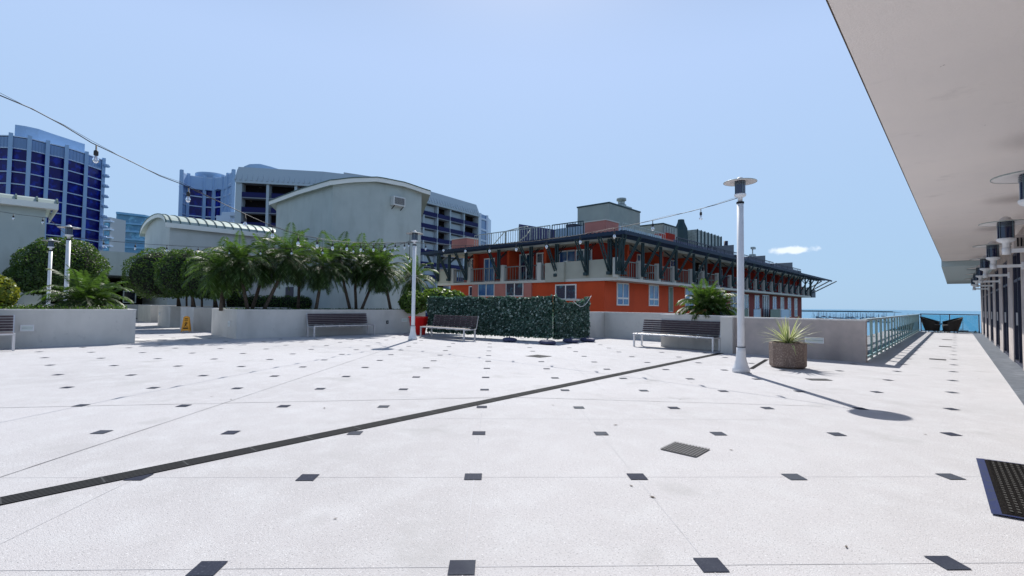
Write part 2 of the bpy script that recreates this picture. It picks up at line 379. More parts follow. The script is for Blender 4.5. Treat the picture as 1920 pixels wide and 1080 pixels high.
# control joints, read off the photograph as lines on the ground
def gl(u, v): return on_ground(u, v)[:2]
strip(gl(-60, 915), gl(722, 656), .013, .002, 3)
strip(gl(-60, 766), gl(960, 745), .010, .0025, 3); strip(gl(960, 745), gl(1545, 762), .009, .0025, 3)
for j in (-1, 0, 1):                       # faint lattice seams
    strip(lat(-3, j), lat(5, j), .004, .0015, 2)
for j in (2, 3, 5, 6):
    strip(lat(-1, j+.5), lat(3, j+.5), .005, .0015, 2)
for i in (-2, -1, 0, 1, 2):
    strip(lat(i+.5, 4), lat(i+.5, 9), .008, .0016, 2)
strip(lat(0, -1), lat(0, 9.5), .006, .0016, 2); strip(lat(-2, -1), lat(-2, 1), .005, .0016, 2); strip(lat(1, -1), lat(1, 3), .005, .0016, 2)
# strips of sunlight painted pale across the passage between the planters
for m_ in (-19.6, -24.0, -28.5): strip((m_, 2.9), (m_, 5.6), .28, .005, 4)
deck = dk.build('plaza_deck', [concrete, slate, joint, joint_dark, sunstrip], kind='structure')
deck['label'] = 'pale speckled plaza deck with small dark slate tile inlays'
bd = MB(); bd.box(.66, 3.1, -8, 38.2, .0, .006)
bd.build('paved_strip', band, kind='structure')

# ---- street level, sea and far land
g = MB(); g.prism([(-900, -700), (700, -700), (700, 330), (-900, 330)], -18.6, -18.0)
g.build('street_ground', street, kind='structure')
s_ = MB(); s_.prism([(-30000, -30000), (30000, -30000), (30000, 30000), (-30000, 30000)], -19.6, -18.4)
s_.build('sea', sea, kind='structure')
lm = MB()
pa = on_Y(1500, 577.5, 3200); pb = on_Y(1668, 580, 3400)
pts = []
nseg = 60; prev = None
for k in range(nseg+1):
    t_ = k/nseg; m_ = pa[0]*(1-t_)+pb[0]*t_; w_ = pa[1]*(1-t_)+pb[1]*t_
    h_ = 5.5 + 3*rng.random() if t_ < .9 else 5*(1-t_)*10*.8+1
    cur = (m_, w_, -18.4+h_)
    if prev:
        a, c = prev, cur
        f0 = [(a[0], a[1], -18.5), (c[0], c[1], -18.5), c, a]; f1 = [(p[0]+60, p[1]+120, p[2]) for p in f0]
        lm.face(f0); lm.face([f0[3], f0[2], f1[2], f1[3]]); lm.face(f1[::-1])
    prev = cur
lm.build('far_island', land, kind='structure')

# ---- podium under the deck
t_ = thing('podium_building', 'tan podium block carrying the plaza deck and its walkway', 'building', (-20, 5, -18))
p_ = MB(); p_.prism([(3.1, -8.9), (3.1, 38.3), (-1.6, 38.3), (-1.6, 14.2), (-11.2, 14.2), (-11.2, 18.2), (-61.9, 18.2), (-61.9, -8.9)], -18, -.803)
p_.build('wall', facade_p, t_)

# ================================================================== PLANTERS AND PARAPETS
def planter(label, m0, m1, w0, w1, h=1.02, group='stucco planters round the plaza', soilz=.06, th=.16, mat=stucco):
    t = thing('planter', label, 'planter', ((m0+m1)/2, (w0+w1)/2, 0), group)
    b_ = MB()
    b_.box(m0, m1, w0, w0+th, 0, h-.03); b_.box(m0, m1, w1-th, w1, 0, h-.03)
    b_.box(m0, m0+th, w0+th, w1-th, 0, h-.03); b_.box(m1-th, m1, w0+th, w1-th, 0, h-.03)
    b_.build('planter_wall', mat, t)
    c_ = MB(); e = .012
    c_.box(m0-e, m1+e, w0-e, w0+th, h-.03, h); c_.box(m0-e, m1+e, w1-th, w1+e, h-.03, h)
    c_.box(m0-e, m0+th, w0+th, w1-th, h-.03, h); c_.box(m1-th, m1+e, w0+th, w1-th, h-.03, h)
    c_.build('coping', coping, t)
    s2 = MB(); s2.box(m0+th, m1-th, w0+th, w1-th, .1, h-soilz); s2.build('soil', soil, t)
    return t
planter('long grey planter at far left holding the ground-cover hedge', -21.2, -18.15, -9, 2.85)
planter('long grey planter behind the wood bench holding the row of palms', -21.0, -18.15, 5.62, 13.6)
planter('grey planter just behind the yellow floor sign', -25.6, -23.5, 5.62, 9.6)
planter('second grey planter back along the passage', -30.6, -28.0, 5.72, 9.2)
planter('farthest grey planter along the passage, beside the dark doorway', -38.6, -34.8, 6.15, 7.6)
planter('grey planter under the round clipped tree', -34.0, -29.8, -9, 2.5)
def wall_thing(name, label, cat, boxes, h, mat, group=None, cop=True):
    m0 = sum(b_[0]+b_[1] for b_ in boxes)/2/len(boxes); w0 = sum(b_[2]+b_[3] for b_ in boxes)/2/len(boxes)
    t = thing(name, label, cat, (m0, w0, 0), group)
    a_ = MB(); c_ = MB()
    for x0, x1, y0, y1 in boxes:
        a_.box(x0, x1, y0, y1, 0, h-.035); c_.box(x0-.012, x1+.012, y0-.012, y1+.012, h-.035, h)
    a_.build('wall', mat, t); c_.build('coping', coping, t)
    return t
wall_thing('parapet_wall', 'taupe parapet wall with small step light, behind the agave pot', 'wall', [(-4.92, -1.6, 14.25, 14.5)], 1.03, stucco2)
wall_thing('parapet_wall', 'grey parapet wall in the recess right of the ivy screen', 'wall', [(-10.75, -7.0, 17.25, 17.5), ], 1.05, stucco)
wall_thing('parapet_wall', 'short grey parapet return beside the ivy screen', 'wall', [(-11.0, -10.76, 15.9, 17.5)], 1.05, stucco)
wall_thing('parapet_wall', 'parapet wall hidden behind the ivy screen', 'wall', [(-18.1, -11.02, 15.9, 16.15)], 1.0, stucco)
planter('grey planter behind the bench at right, holding the leafy palm bush', -7.05, -4.94, 14.72, 15.9, h=1.05)
wall_thing('wall_pillar', 'narrow grey pillar between bench and white lamp post', 'pillar', [(-4.93+.0, -4.6, 14.05, 14.24)], 1.03, stucco)

def wall_light(label, at, face, sw=.2, sh_=.13, group=None, cat='wall light'):
    t = thing('wall_light', label, cat, at, group)
    m_, w_, z_ = at; f_ = MB(); l_ = MB(); s2 = MB()
    # face 'm' : looks to +m ; face 'w' : looks to -w
    def bx(mb, a0, a1, b0, b1, d0, d1):
        if face == 'm': mb.box(m_+d0, m_+d1, w_+a0, w_+a1, z_+b0, z_+b1)
        else: mb.box(m_+a0, m_+a1, w_-d0, w_-d1, z_+b0, z_+b1)
    x_, y_ = sw/2, sh_/2; e = .022
    bx(f_, -x_, x_, y_-e, y_, 0, .02); bx(f_, -x_, x_, -y_, -y_+e, 0, .02); bx(f_, -x_, -x_+e, -y_+e, y_-e, 0, .02); bx(f_, x_-e, x_, -y_+e, y_-e, 0, .02)
    f_.build('frame', white, t)
    bx(l_, -x_+e, x_-e, -y_+e, y_-e, .001, .008); l_.build('lens', brassw, t)
    bx(s2, -x_+e, x_-e, -.006, .006, .009, .014); s2.build('louvre', galv, t)
p0 = on_w(1527, 638, 14.25); wall_light('white louvred step light in taupe wall behind the agave pot', (p0[0], 14.249, p0[2]), 'w', .42, .15)
p0 = on_w(430, 607, 5.62); wall_light('small square step light on the left end of the bench planter', (p0[0], 5.619, p0[2]), 'w', .22, .2)
p0 = on_w(356, 599, 5.62); wall_light('small step light just right of the yellow floor sign', (-25.1, 5.619, p0[2]+.05), 'w', .2, .2)
p0 = on_w(313, 593, 5.72); wall_light('small step light farther back left of the yellow floor sign', (-30.2, 5.719, .62), 'w', .2, .22)
p0 = on_m(51, 615, -18.15); wall_light('step light behind the right end of the leftmost bench', (-18.149, p0[1], p0[2]), 'm', .26, .17)
p0 = on_m(758, 600, -18.15); wall_light('step light left of the red pot', (-18.149, p0[1], p0[2]), 'm', .3, .15)
p0 = on_m(726, 604, -18.15)
tt = thing('power_outlet', 'small dark outlet on the planter right of the wood bench', 'outlet', (-18.149, p0[1], p0[2]))
MB().box(-18.149, -18.125, p0[1]-.05, p0[1]+.05, p0[2]-.07, p0[2]+.07).build('cover', darkp, tt)
MB().box(-18.124, -18.118, p0[1]-.02, p0[1]+.02, p0[2]-.03, p0[2]+.03).build('socket', galv, tt)

# ================================================================== DRAINS AND MATS
t = thing('trench_drain', 'long dark slotted drain running diagonally across the plaza', 'drain', (-4.6, 7, 0))
a_ = gl(0, 941); b_ = gl(1352, 662.5); dv = Vector((b_[0]-a_[0], b_[1]-a_[1], 0)).normalized()
pa_ = Vector((a_[0], a_[1], 0)) - dv*1.5; pb_ = Vector((b_[0], b_[1], 0)); pn = Vector((-dv.y, dv.x, 0))
f_ = MB(); strip(pa_, pb_, .17, .0045, 0, f_); f_.build('channel', black, t)
gb = MB()
for o_ in (-.075, -.045, -.015, .015, .045, .075):
    strip(pa_+pn*o_, pb_+pn*o_, .011, .0085, 0, gb)
k = 0.0; Ld = (pb_-pa_).length
while k < Ld:
    c_ = pa_+dv*k; strip(c_-pn*.083, c_+pn*.083, .012, .0088, 0, gb); k += .5
gb.build('grating', gratebar, t)
t = thing('trench_drain', 'short dark drain line between lamp post and parapet wall', 'drain', (-3, 12, 0))
f_ = MB(); strip(gl(1408, 692), gl(1438, 674), .09, .0045, 0, f_); f_.build('channel', black, t)
def floor_grate(label, c_, sx_, sy_, ang, group='floor drain grates'):
    t = thing('floor_grate', label, 'drain grate', (c_[0], c_[1], 0), group)
    ca, sa = math.cos(ang), math.sin(ang)
    def T(x_, y_, z_): return (c_[0]+x_*ca-y_*sa, c_[1]+x_*sa+y_*ca, z_)
    f_ = MB(); f_.face([T(-sx_, -sy_, .004), T(sx_, -sy_, .004), T(sx_, sy_, .004), T(-sx_, sy_, .004)]); f_.build('plate', darkp, t)
    g_ = MB(); nn = 11
    for k in range(nn+1):
        x_ = -sx_+2*sx_*k/nn
        g_.face([T(x_-.004, -sy_, .010), T(x_+.004, -sy_, .010), T(x_+.004, sy_, .010), T(x_-.004, sy_, .010)])
        y_ = -sy_+2*sy_*k/nn
        g_.face([T(-sx_, y_-.004, .0105), T(sx_, y_-.004, .0105), T(sx_, y_+.004, .0105), T(-sx_, y_+.004, .0105)])
    g_.build('bars', gridbar, t)
floor_grate('square cast grate on the open deck, nearest the camera', gl(1284.5, 843), .16, .16, 0)
floor_grate('dark grate strip in front of the agave pot', gl(1535, 712), .19, .10, R(42))
floor_grate('diamond shaped grate in front of the ivy screen', gl(1010, 668), .24, .24, 0)
for (u, v), lb in (((1758, 674), 'nearest'), ((1772, 650), 'middle'), ((1776, 637), 'farthest')):
    floor_grate('%s of the three slot drains across the walkway' % lb, gl(u, v), .16, .16 if lb == 'nearest' else .2, 0)

t = thing('rubber_mat', 'black ribbed rubber mat with a blue edge at the right border', 'mat', (.3, 5, 0))
A_ = gl(1830, 861); B_ = gl(1859, 966); C_ = gl(1925, 874)
e1 = Vector((C_[0]-A_[0], C_[1]-A_[1], 0)).normalized(); e2 = Vector((B_[0]-A_[0], B_[1]-A_[1], 0)); ml_ = e2.length; e2.normalize()
A3 = Vector((A_[0], A_[1], 0))
def mt(x_, y_, z_): p = A3 + e1*x_ + e2*y_; return (p.x, p.y, z_)
f_ = MB(); f_.face([mt(.05, .02, .012), mt(.05, ml_-.02, .012), mt(1.6, ml_-.02, .012), mt(1.6, .02, .012)][::-1])
for k in range(60):
    y_ = .04+k*(ml_-.08)/60; f_.face([mt(.07, y_, .018), mt(1.58, y_, .018), mt(1.58, y_+.008, .018), mt(.07, y_+.008, .018)])
f_.build('pad', mat_rub, t)
f_ = MB()
for k in range(42):
    for j in range(24):
        x_ = .09+k*.036; y_ = .05+j*(ml_-.1)/24; w2 = .016; f_.face([mt(x_, y_, .022), mt(x_+w2, y_+.006, .022), mt(x_+w2, y_+.032, .022), mt(x_, y_+.026, .022)])
f_.build('tread', ribm, t)
f_ = MB(); f_.face([mt(0, 0, .010), mt(0, ml_, .010), mt(.05, ml_, .014), mt(.05, 0, .014)][::-1]); f_.face([mt(.05, ml_, .013), mt(.05, ml_-.025, .013), mt(1.6, ml_-.025, .013), mt(1.6, ml_, .013)])
f_.face([mt(.05, 0, .013), mt(.05, .02, .013), mt(1.6, .02, .013), mt(1.6, 0, .013)]); f_.build('border', tape, t)
# dry leaf scraps on the deck
for k in range(16):
    u = rng.uniform(200, 1850); v = rng.uniform(670, 1060); c_ = gl(u, v)
    if not in_deck(*c_): continue
    a = rng.uniform(0, 6.28); s2 = rng.uniform(.009, .02)
    mb = MB(); mb.face([(c_[0]+s2*math.cos(a+q)*(1.4 if i % 2 else .6), c_[1]+s2*math.sin(a+q)*(1.4 if i % 2 else .6), .0052+.0012*(i % 2)) for i, q in enumerate((0, 1.57, 3.14, 4.71))])
    mb.build('dry_leaf', bark, None, 'tiny dark scrap of dry leaf lying on the pale deck', 'leaf litter', 'leaf scraps on the deck', at=(c_[0], c_[1], 0))

# ================================================================== LAMP POSTS
def lamp_head(t, z, r=1.0):
    """post-top lantern: base cup at height z"""
    s = MB(); s.lathe([(0, z-.02), (.045, z-.02), (.045, z+.06), (.10, z+.09), (.112, z+.11), (.112, z+.135), (0, z+.135)], n_=20); s.build('lantern_cup', white, t)
    g_ = MB(); g_.lathe([(.098, z+.135), (.098, z+.40)], n_=24); g_.build('lantern_glass', lampglass, t)
    lv = MB()
    for k in range(4): lv.lathe([(.1, z+.34+k*.018-.02), (.107, z+.343+k*.018-.02), (.1, z+.346+k*.018-.02)], n_=24)
    for k in range(4):
        a = R(45+90*k); lv.bar((.104*math.cos(a), .104*math.sin(a), z+.135), (.104*math.cos(a), .104*math.sin(a), z+.40), .009)
    lv.build('cage', lampglass_l, t)
    h_ = MB(); h_.lathe([(.09, z+.402), (.305, z+.375), (.31, z+.378), (.305, z+.386), (.075, z+.425), (.07, z+.44), (.055, z+.465), (.03, z+.48), (0, z+.484)], n_=32); hh = h_.build('hat', whitehat, t)
    rm = MB(); rm.lathe([(.306, z+.372), (.3125, z+.374), (.3125, z+.384), (.306, z+.388)], n_=32); rm.build('hat_rim', galv, hh)
def make_lamp():
    t = thing('lamp_post', '', 'lamp post', (0, 0, 0), 'white lamp posts of the plaza')
    p = MB(); p.lathe([(.066, .50), (.064, 3.40), (0, 3.40)], n_=20); p.build('pole', white, t)
    b_ = MB(); b_.lathe([(0, .0), (.165, .0), (.165, .075), (.155, .09), (.125, .16), (.10, .26), (.085, .40), (.082, .50), (0, .505)], n_=28); b_.build('base', white, t)
    r_ = MB(); r_.lathe([(.069, 3.385), (.072, 3.40), (.072, 3.425), (.045, 3.43)], n_=20); r_.lathe([(.0825, .496), (.0845, .503), (.0825, .51)], n_=20); r_.build('collar', darkp, t)
    lamp_head(t, 3.445)
    return t
lamp0 = make_lamp()
LAMPS = [((-3.16, 10.14, 0), 'tall white lamp post standing nearest, left of the agave pot'),
         ((-14.29, 10.17, 0), 'white lamp post beside the red pot and wood bench'),
         ((-22.9, 1.62, 0), 'lamp post on the left rising in front of the round clipped tree, the taller looking'),
         ((-28.78, 1.48, 0), 'farthest lamp post on the left, its hat lowest against the blue tower')]
for k, (at, lb) in enumerate(LAMPS):
    o = lamp0 if k == 0 else copy_tree(lamp0); place(o, at); o['label'] = lb

# ================================================================== BENCHES
def make_bench(Lb=2.55):
    t = thing('bench', '', 'bench', (0, 0, 0), 'slatted benches with steel frames')
    x = Lb/2
    fr = MB()
    fr.box(-x, x, -.02, .03, .39, .43)                       # front rail
    fr.box(-x, x, .50, .55, .37, .41)
    for s_ in (-1, 1): fr.box(s_*x-.025*(1+s_)+.0, s_*x+.025*(1-s_), .031, .499, .37, .41)
    for k in range(1, 5): xx = -x+Lb*k/5; fr.box(xx-.02, xx+.02, .031, .499, .36, .39)
    fr.build('frame', steel, t, bevel=.004)
    for sx_ in (-1, 1):
        for y0, y1 in ((-.018, .032), (.498, .548)):
            m_ = MB(); x0 = x-.052 if sx_ > 0 else -x; m_.box(x0, x0+.05, y0, y1, 0, .388 if y0 < 0 else .368); m_.build('leg', steel, t, bevel=.004)
    st = MB()
    for k in range(5): y0 = .05+k*.092; st.box(-x+.03, x-.03, y0, y0+.076, .412, .435)
    st.build('seat', woodm, t, bevel=.004)
    bk = MB()
    for k in range(6):
        z0 = .47+k*.068; yo = .535+k*.018
        bk.box(-x+.04, x-.04, yo, yo+.022, z0, z0+.054)
    bk.build('backrest', woodm, t, bevel=.003)
    br = MB()
    for k in range(0, 9):
        xx = -x+.03+(Lb-.06)*k/8; br.bar((xx, .585, .40), (xx, .69, .875), .018 if 0 < k < 8 else .03, .02)
        if 0 < k < 8: br.box(xx-.018, xx+.018, .49, .535, .436, .462)
    br.build('backrest_bracket', steel, t)
    return t
bench0 = make_bench()
BEN = [((-6.38, 14.02, 0), 0, 'wood and steel bench against the parapet, left of the nearest lamp post'),
       ((-13.86, 11.12, 0), 0, 'wood and steel bench in front of the ivy screen beside the red pot'),
       ((-17.4, 9.25, 0), R(90), 'wood and steel bench in front of the palm planter'),
       ((-17.2, -.95, 0), R(90), 'partly cut off bench at the left border in front of the planter')]
for k, (at, rot, lb) in enumerate(BEN):
    o = bench0 if k == 0 else copy_tree(bench0); place(o, at, rot); o['label'] = lb

# ================================================================== POTS, SIGN
c_ = (-2.70, 11.75)
t = thing('agave_pot', 'low round aggregate pot holding a variegated agave', 'plant pot', (*c_, 0))
s = MB(); s.lathe([(0, .012), (.325, .012), (.36, .05), (.365, .52), (.355, .545), (.315, .545), (.31, .50), (0, .50)], c_, 10, False, .3); s.build('bowl', aggreg, t, bevel=.012)
s = MB(); s.lathe([(.308, .502), (.15, .53), (0, .54)], c_, 16); s.build('soil', soil, t)
t = thing('agave', 'variegated green and cream agave in the aggregate pot', 'plant', (*c_, .53))
def blade(mb, my, c_, az, el, ln_, wd_, droop):
    P_ = Vector((c_[0], c_[1], c_[2])); d = Vector((math.cos(az)*math.cos(el), math.sin(az)*math.cos(el), math.sin(el))); side = Vector((-math.sin(az), math.cos(az), 0))
    n_ = 7; rows = []
    for k in range(n_+1):
        f = k/n_; wk = wd_*(.6+.9*f if f < .35 else (1-f)*1.4+.0)*.5
        rows.append((P_.copy(), max(wk, .003))); P_ = P_ + d*ln_/n_; d = (d + Vector((0, 0, -droop/n_))).normalized()
    for k in range(n_):
        (a, wa), (b, wb) = rows[k], rows[k+1]; up_ = Vector((0, 0, .25))
        for q0, q1, M in ((-1, -.55, my), (-.55, 0, mb), (0, .55, mb), (.55, 1, my)):
            M.face([a+side*wa*q0+up_*abs(q0)*wa, a+side*wa*q1+up_*abs(q1)*wa, b+side*wb*q1+up_*abs(q1)*wb, b+side*wb*q0+up_*abs(q0)*wb], True)
ag, ay = MB(), MB()
for k in range(46):
    az = k*2.4+rng.uniform(-.2, .2); f = k/46
    blade(ag, ay, (c_[0]+.05*math.cos(az), c_[1]+.05*math.sin(az), .53), az, R(78-68*f+rng.uniform(-6, 6)), rng.uniform(.50, .68), .066, .35+1.1*f*rng.random())
ag.build('leaf_blades', agave_g, t); ay.build('leaf_margins', agave_y, t)

c_ = (-16.55, 12.05)
t = thing('red_pot', 'large glossy red pot standing behind the second lamp post', 'plant pot', (*c_, 0))
s = MB()
prof = [(0, 0), (.27, 0), (.285, .05), (.40, .68), (.425, .70), (.425, .76), (.37, .76), (.355, .66), (0, .65)]
b0 = len(s.v)
nn = 32
for r_, z in prof:
    for k in range(nn):
        a = 2*math.pi*k/nn; q = r_*(1+.035*math.cos(8*a)*(1 if .1 < z < .72 else .3)); s.v.append((c_[0]+q*math.cos(a), c_[1]+q*math.sin(a), z))
for i in range(len(prof)-1):
    for k in range(nn): k2 = (k+1) % nn; s.addf([i*nn+k, i*nn+k2, (i+1)*nn+k2, (i+1)*nn+k], True)
s.build('bowl', redpot, t)
s = MB(); s.lathe([(.35, .70), (0, .72)], c_, 16); s.build('soil', soil, t)

c_ = on_ground(349, 623.5)
t = thing('wet_floor_sign', 'yellow folding wet floor sign standing in the passage', 'floor sign', (c_[0], c_[1], 0), None, R(66))
ORG[t.name] = (0, 0, 0)
for sg in (-1, 1):
    s = MB(); y0, y1 = sg*.16, sg*.02; zt = .64
    s.bar((-.135, y0, .03), (-.085, y1, zt), .03, .02); s.bar((.135, y0, .03), (.085, y1, zt), .03, .02)
    s.face([(-.14, y0, .08), (.14, y0, .08), (.09, y1, zt), (-.09, y1, zt)]); s.face([(-.14, y0+.008, .08), (.14, y0+.008, .08), (.09, y1+.008, zt), (-.09, y1+.008, zt)][::-1])
    s.box(-.055, .055, y1-.01, y1+.01, zt, zt+.03)
    pn_ = s.build('sign_panel', yellow, t)
    if sg == -1:
        def q(x_, z_): f = (z_-.08)/(zt-.08); return (x_, y0+(y1-y0)*f-.004, z_)
        k = MB()
        for z_, hh, ww in ((.545, .035, .05), (.49, .02, .06), (.16, .05, .09)): k.face([q(-ww, z_), q(ww, z_), q(ww, z_+hh), q(-ww, z_+hh)])
        # slipping figure
        k.face([q(-.02, .40), q(.02, .40), q(.02, .44), q(-.02, .44)]); k.face([q(-.03, .30), (q(.01, .29)), q(.03, .39), q(-.01, .39)])
        k.face([q(-.03, .30), q(-.01, .28), q(.06, .24), q(.065, .26)]); k.face([q(-.03, .31), q(-.06, .24), q(-.045, .235), q(-.01, .29)])
        k.face([q(.02, .38), q(.07, .41), q(.072, .395), q(.025, .36)]); k.face([q(-.01, .38), q(-.06, .36), q(-.06, .345), q(-.01, .365)])
        k.build('printed_symbol', darkp, pn_)

# ================================================================== IVY SCREEN
def ivy(label, p, q, h0, top, n_, th=.05):
    """artificial ivy panel from p to q; top(t) gives its upper edge"""
    P_ = Vector((p[0], p[1], 0)); Q_ = Vector((q[0], q[1], 0)); d = (Q_-P_); Lp = d.length; d.normalize(); nn_ = Vector((d.y, -d.x, 0))
    t = thing('ivy_screen', label, 'screen', (P_.x, P_.y, 0), 'artificial ivy screens')
    bk = MB(); K = 24
    for k in range(K):
        t0, t1 = k/K, (k+1)/K; a = P_+d*Lp*t0; b_ = P_+d*Lp*t1; za, zb = top(t0)-.03, top(t1)-.03
        for o_ in (.012, -.012):
            s_ = nn_*o_; f = [(a.x+s_.x, a.y+s_.y, h0+.04), (b_.x+s_.x, b_.y+s_.y, h0+.04), (b_.x+s_.x, b_.y+s_.y, zb), (a.x+s_.x, a.y+s_.y, za)]
            bk.face(f)
    bk.build('backing', core_dark, t)
    tt_ = nr.uniform(0, 1, n_); zz = nr.uniform(0, 1, n_); sd_ = nr.choice([-1, 1], n_, p=[.3, .7])
    tp = np.array([top(x_) for x_ in tt_]); Z = h0 + (tp-h0)*zz + nr.normal(0, .012, n_)
    off = sd_*np.abs(nr.normal(.035, .02, n_))
    C = np.stack([P_.x+d.x*Lp*tt_+nn_.x*off, P_.y+d.y*Lp*tt_+nn_.y*off, Z], 1)
    Nn = np.stack([nn_.x*sd_, nn_.y*sd_, np.full(n_, .5)], 1)
    quads_obj('ivy_leaves', leaf_quads(C, Nn, .044, .55, .75), leaf_ivy, t)
    ps = MB()
    for f in ((0, .5) if n_ > 20000 else (.98,)): c = P_+d*Lp*f; ps.tube([(c.x-nn_.x*.05, c.y-nn_.y*.05, 0), (c.x-nn_.x*.05, c.y-nn_.y*.05, top(f)+.03)], .016)
    ps.build('post', steel, t)
    return t
cor = (-10.52, 13.42)
ivy('long artificial ivy screen panel behind the bench', (-16.3, 12.35), cor, .13, lambda t_: 1.58+.02*math.sin(t_*22)+.012*math.sin(t_*57)+(.06*max(0, t_-.95)/.05), 24000)
ivy('short end panel of the ivy screen with sagging top edge', (-10.46, 13.46), (-10.55, 15.75), .10, lambda t_: 1.66-.28*math.sin(math.pi*min(1, t_*1.0))**.8+.03*math.sin(t_*30)+.02*t_, 10500)
t = thing('festoon_rope', 'pale rope hanging in a loop on the end ivy panel', 'rope', (-10.3, 14.8, 1.5))
s = MB(); s.tube([(-10.40, 14.55+1.17*k/14, 1.62-.30*math.sin(math.pi*k/14)+.06*k/14-.16*(1-k/14)) for k in range(15)], .012); s.build('strand', rope, t)
for (u, v, sx_), lb in (((955, 641, .30), 'first dark sand bag from the left at the foot of the ivy screen'), ((1026, 646, .34), 'dark sand bag at the corner of the ivy screen'), ((1070, 643, .32), 'dark sand bag leaning on the short ivy panel'), ((1102, 641, .30), 'last dark sand bag at the end of the ivy screen')):
    c_ = on_ground(u, v); t = thing('sand_bag', lb, 'sand bag', (c_[0], c_[1], 0), 'sand bags weighing the ivy screen')
    s = MB(); N1, N2 = 10, 16
    for i in range(N1+1):
        ph = math.pi*i/N1
        for k in range(N2):
            a = 2*math.pi*k/N2; rr_ = math.sin(ph)**.7
            s.v.append((c_[0]+sx_*rr_*math.cos(a)*(1+.08*math.sin(3*a+u)), c_[1]+.2*rr_*math.sin(a), .075-.075*math.cos(ph)+.012*math.sin(5*a+v)*rr_))
    for i in range(N1):
        for k in range(N2): k2 = (k+1) % N2; s.addf([i*N2+k, i*N2+k2, (i+1)*N2+k2, (i+1)*N2+k], True)
    s.build('bag', sandbag, t)
    s = MB(); s.tube([(c_[0], c_[1], .13), (c_[0]+.01, c_[1]-.01, .22)], [.03, .012]); s.build('tied_neck', sandbag, t)

# ================================================================== GLASS RAILING
t = thing('glass_railing', 'teal glass railing with light top rail running down the walkway', 'railing', (-1.65, 25, 0))
tr = MB(); tr.box(-1.70, -1.60, 14.52, 38.42, 1.00, 1.05); tr.build('top_rail', railtop, t)
kb = MB(); kb.box(-1.69, -1.61, 14.52, 38.42, .07, .11); kb.build('bottom_rail', railteal, t)
k = 0
w_ = 14.58
while w_ < 38.3:
    s = MB(); s.box(-1.675, -1.625, w_, w_+.15, 0, 1.0); s.build('post', railteal, t)
    if w_+1.1 < 38.5:
        s = MB(); s.box(-1.656, -1.644, w_+.17, w_+1.08, .13, .62); s.build('glass_panel', glassr, t)
    w_ += 1.1
t = thing('glass_railing', 'clear blue glass railing closing the far end of the walkway', 'railing', (-.3, 38.3, 0))
s = MB(); s.box(-1.598, 1.0, 38.3, 38.37, 1.02, 1.07); s.build('top_rail', navy2, t)
s = MB(); s.box(-1.59, 1.0, 38.31, 38.36, .03, .08); s.build('bottom_rail', navy2, t)
for k, m_ in enumerate((-1.57, -.28, .96)):
    s = MB(); s.box(m_-.025, m_+.025, 38.305, 38.365, .0, 1.02); s.build('post', navy2, t)
for m0, m1 in ((-1.53, -.32), (-.24, .92)):
    s = MB(); s.box(m0, m1, 38.33, 38.342, .10, 1.0); s.build('glass_panel', glass_end, t)

# wicker chairs
def make_chair():
    t = thing('wicker_chair', '', 'armchair', (0, 0, 0), 'black wicker tub chairs')
    s = MB(); K = 20
    rows = []
    for k in range(K+1):
        a = R(-125+250*k/K); back = (math.cos(a)+1)/2
        top = .60+.30*back**1.5; lean = .10*back
        rows.append([(.33*math.cos(a)*.9, .36*math.sin(a), .10), (.40*math.cos(a), .42*math.sin(a), .40), ((.44+lean)*math.cos(a), .47*math.sin(a), top), ((.40+lean)*math.cos(a), .43*math.sin(a), top), (.36*math.cos(a), .38*math.sin(a), .40), (.30*math.cos(a)*.9, .33*math.sin(a), .10)])
    for k in range(K):
        for j in range(5): s.face([rows[k][j], rows[k+1][j], rows[k+1][j+1], rows[k][j+1]], True)
    for e in (rows[0], rows[-1]): s.face(e)
    s.build('backrest', wicker, t)
    s = MB(); s.lathe([(0, .10), (.31, .10), (.345, .40), (.33, .45), (0, .47)], (-.03, 0), 20); s.build('seat', wicker, t)
    for sx_ in (-1, 1):
        for sy_ in (-1, 1): q = MB(); q.tube([(sx_*.22, sy_*.22, 0), (sx_*.2, sy_*.2, .11)], .022); q.build('leg', wicker, t)
    return t
ch = make_chair(); place(ch, (-1.05, 37.3, 0), R(165)); ch['label'] = 'black wicker tub chair at the left corner of the walkway end'
ch2 = copy_tree(ch); place(ch2, (.02-.25, 37.3, 0), R(18)); ch2['label'] = 'black wicker tub chair in the middle of the walkway end, facing left'

# ================================================================== BUILDING WITH OVERHANG (right)
t = thing('terrace_building', 'grey terrace building at right with wide flat overhang above the walkway', 'building', (1.5, 15, 0))
s = MB()
cs = [7.2+3.65*k for k in range(-4, 9)]
for c_ in cs:
    s.box(1.05, 1.45, c_-.72, c_+.72, 0, 3.05)
s.box(1.05, 1.45, -9, cs[0]-.72, 0, 3.05)
for a, b_ in zip(cs[:-1], cs[1:]): s.box(1.05, 1.45, a+.72, b_-.72, 2.72, 3.05)
s.box(1.05, 1.45, cs[-1]+.72, 38.45, 0, 3.05)
s.box(1.45, 3.1, -9, 38.45, 0, 3.05)
s.build('wall', stucco2, t)
s = MB()
so = [(1.9, -9), (1.9, 23.2), (-.33, 23.2), (-.62, -9)]
s.prism([(x_, y_) for x_, y_ in so], 3.052, 3.4)
s.build('overhang', P('soffit_stucco', (.86, .80, .765), .9, noise=[(.5, (.80, .75, .73), .35, .7), (2.2, (.70, .65, .63), .62, .8), (16, (.30, .26, .24), .735, .76)], bump=(90, .25)), t)
s = MB(); e0, e1 = Vector((-.62, -9, 3.05)), Vector((-.33, 23.2, 3.05)); s.bar(e0+Vector((-.004, 0, .01)), e1+Vector((-.004, 0, .01)), .010, .014); s.build('drip_edge', bark, t)
s = MB(); s.box(1.9, -.36, 23.22, 38.6, 2.86, 3.3); s.build('canopy', P('canopy_paint', (.42, .52, .55), .8), t)
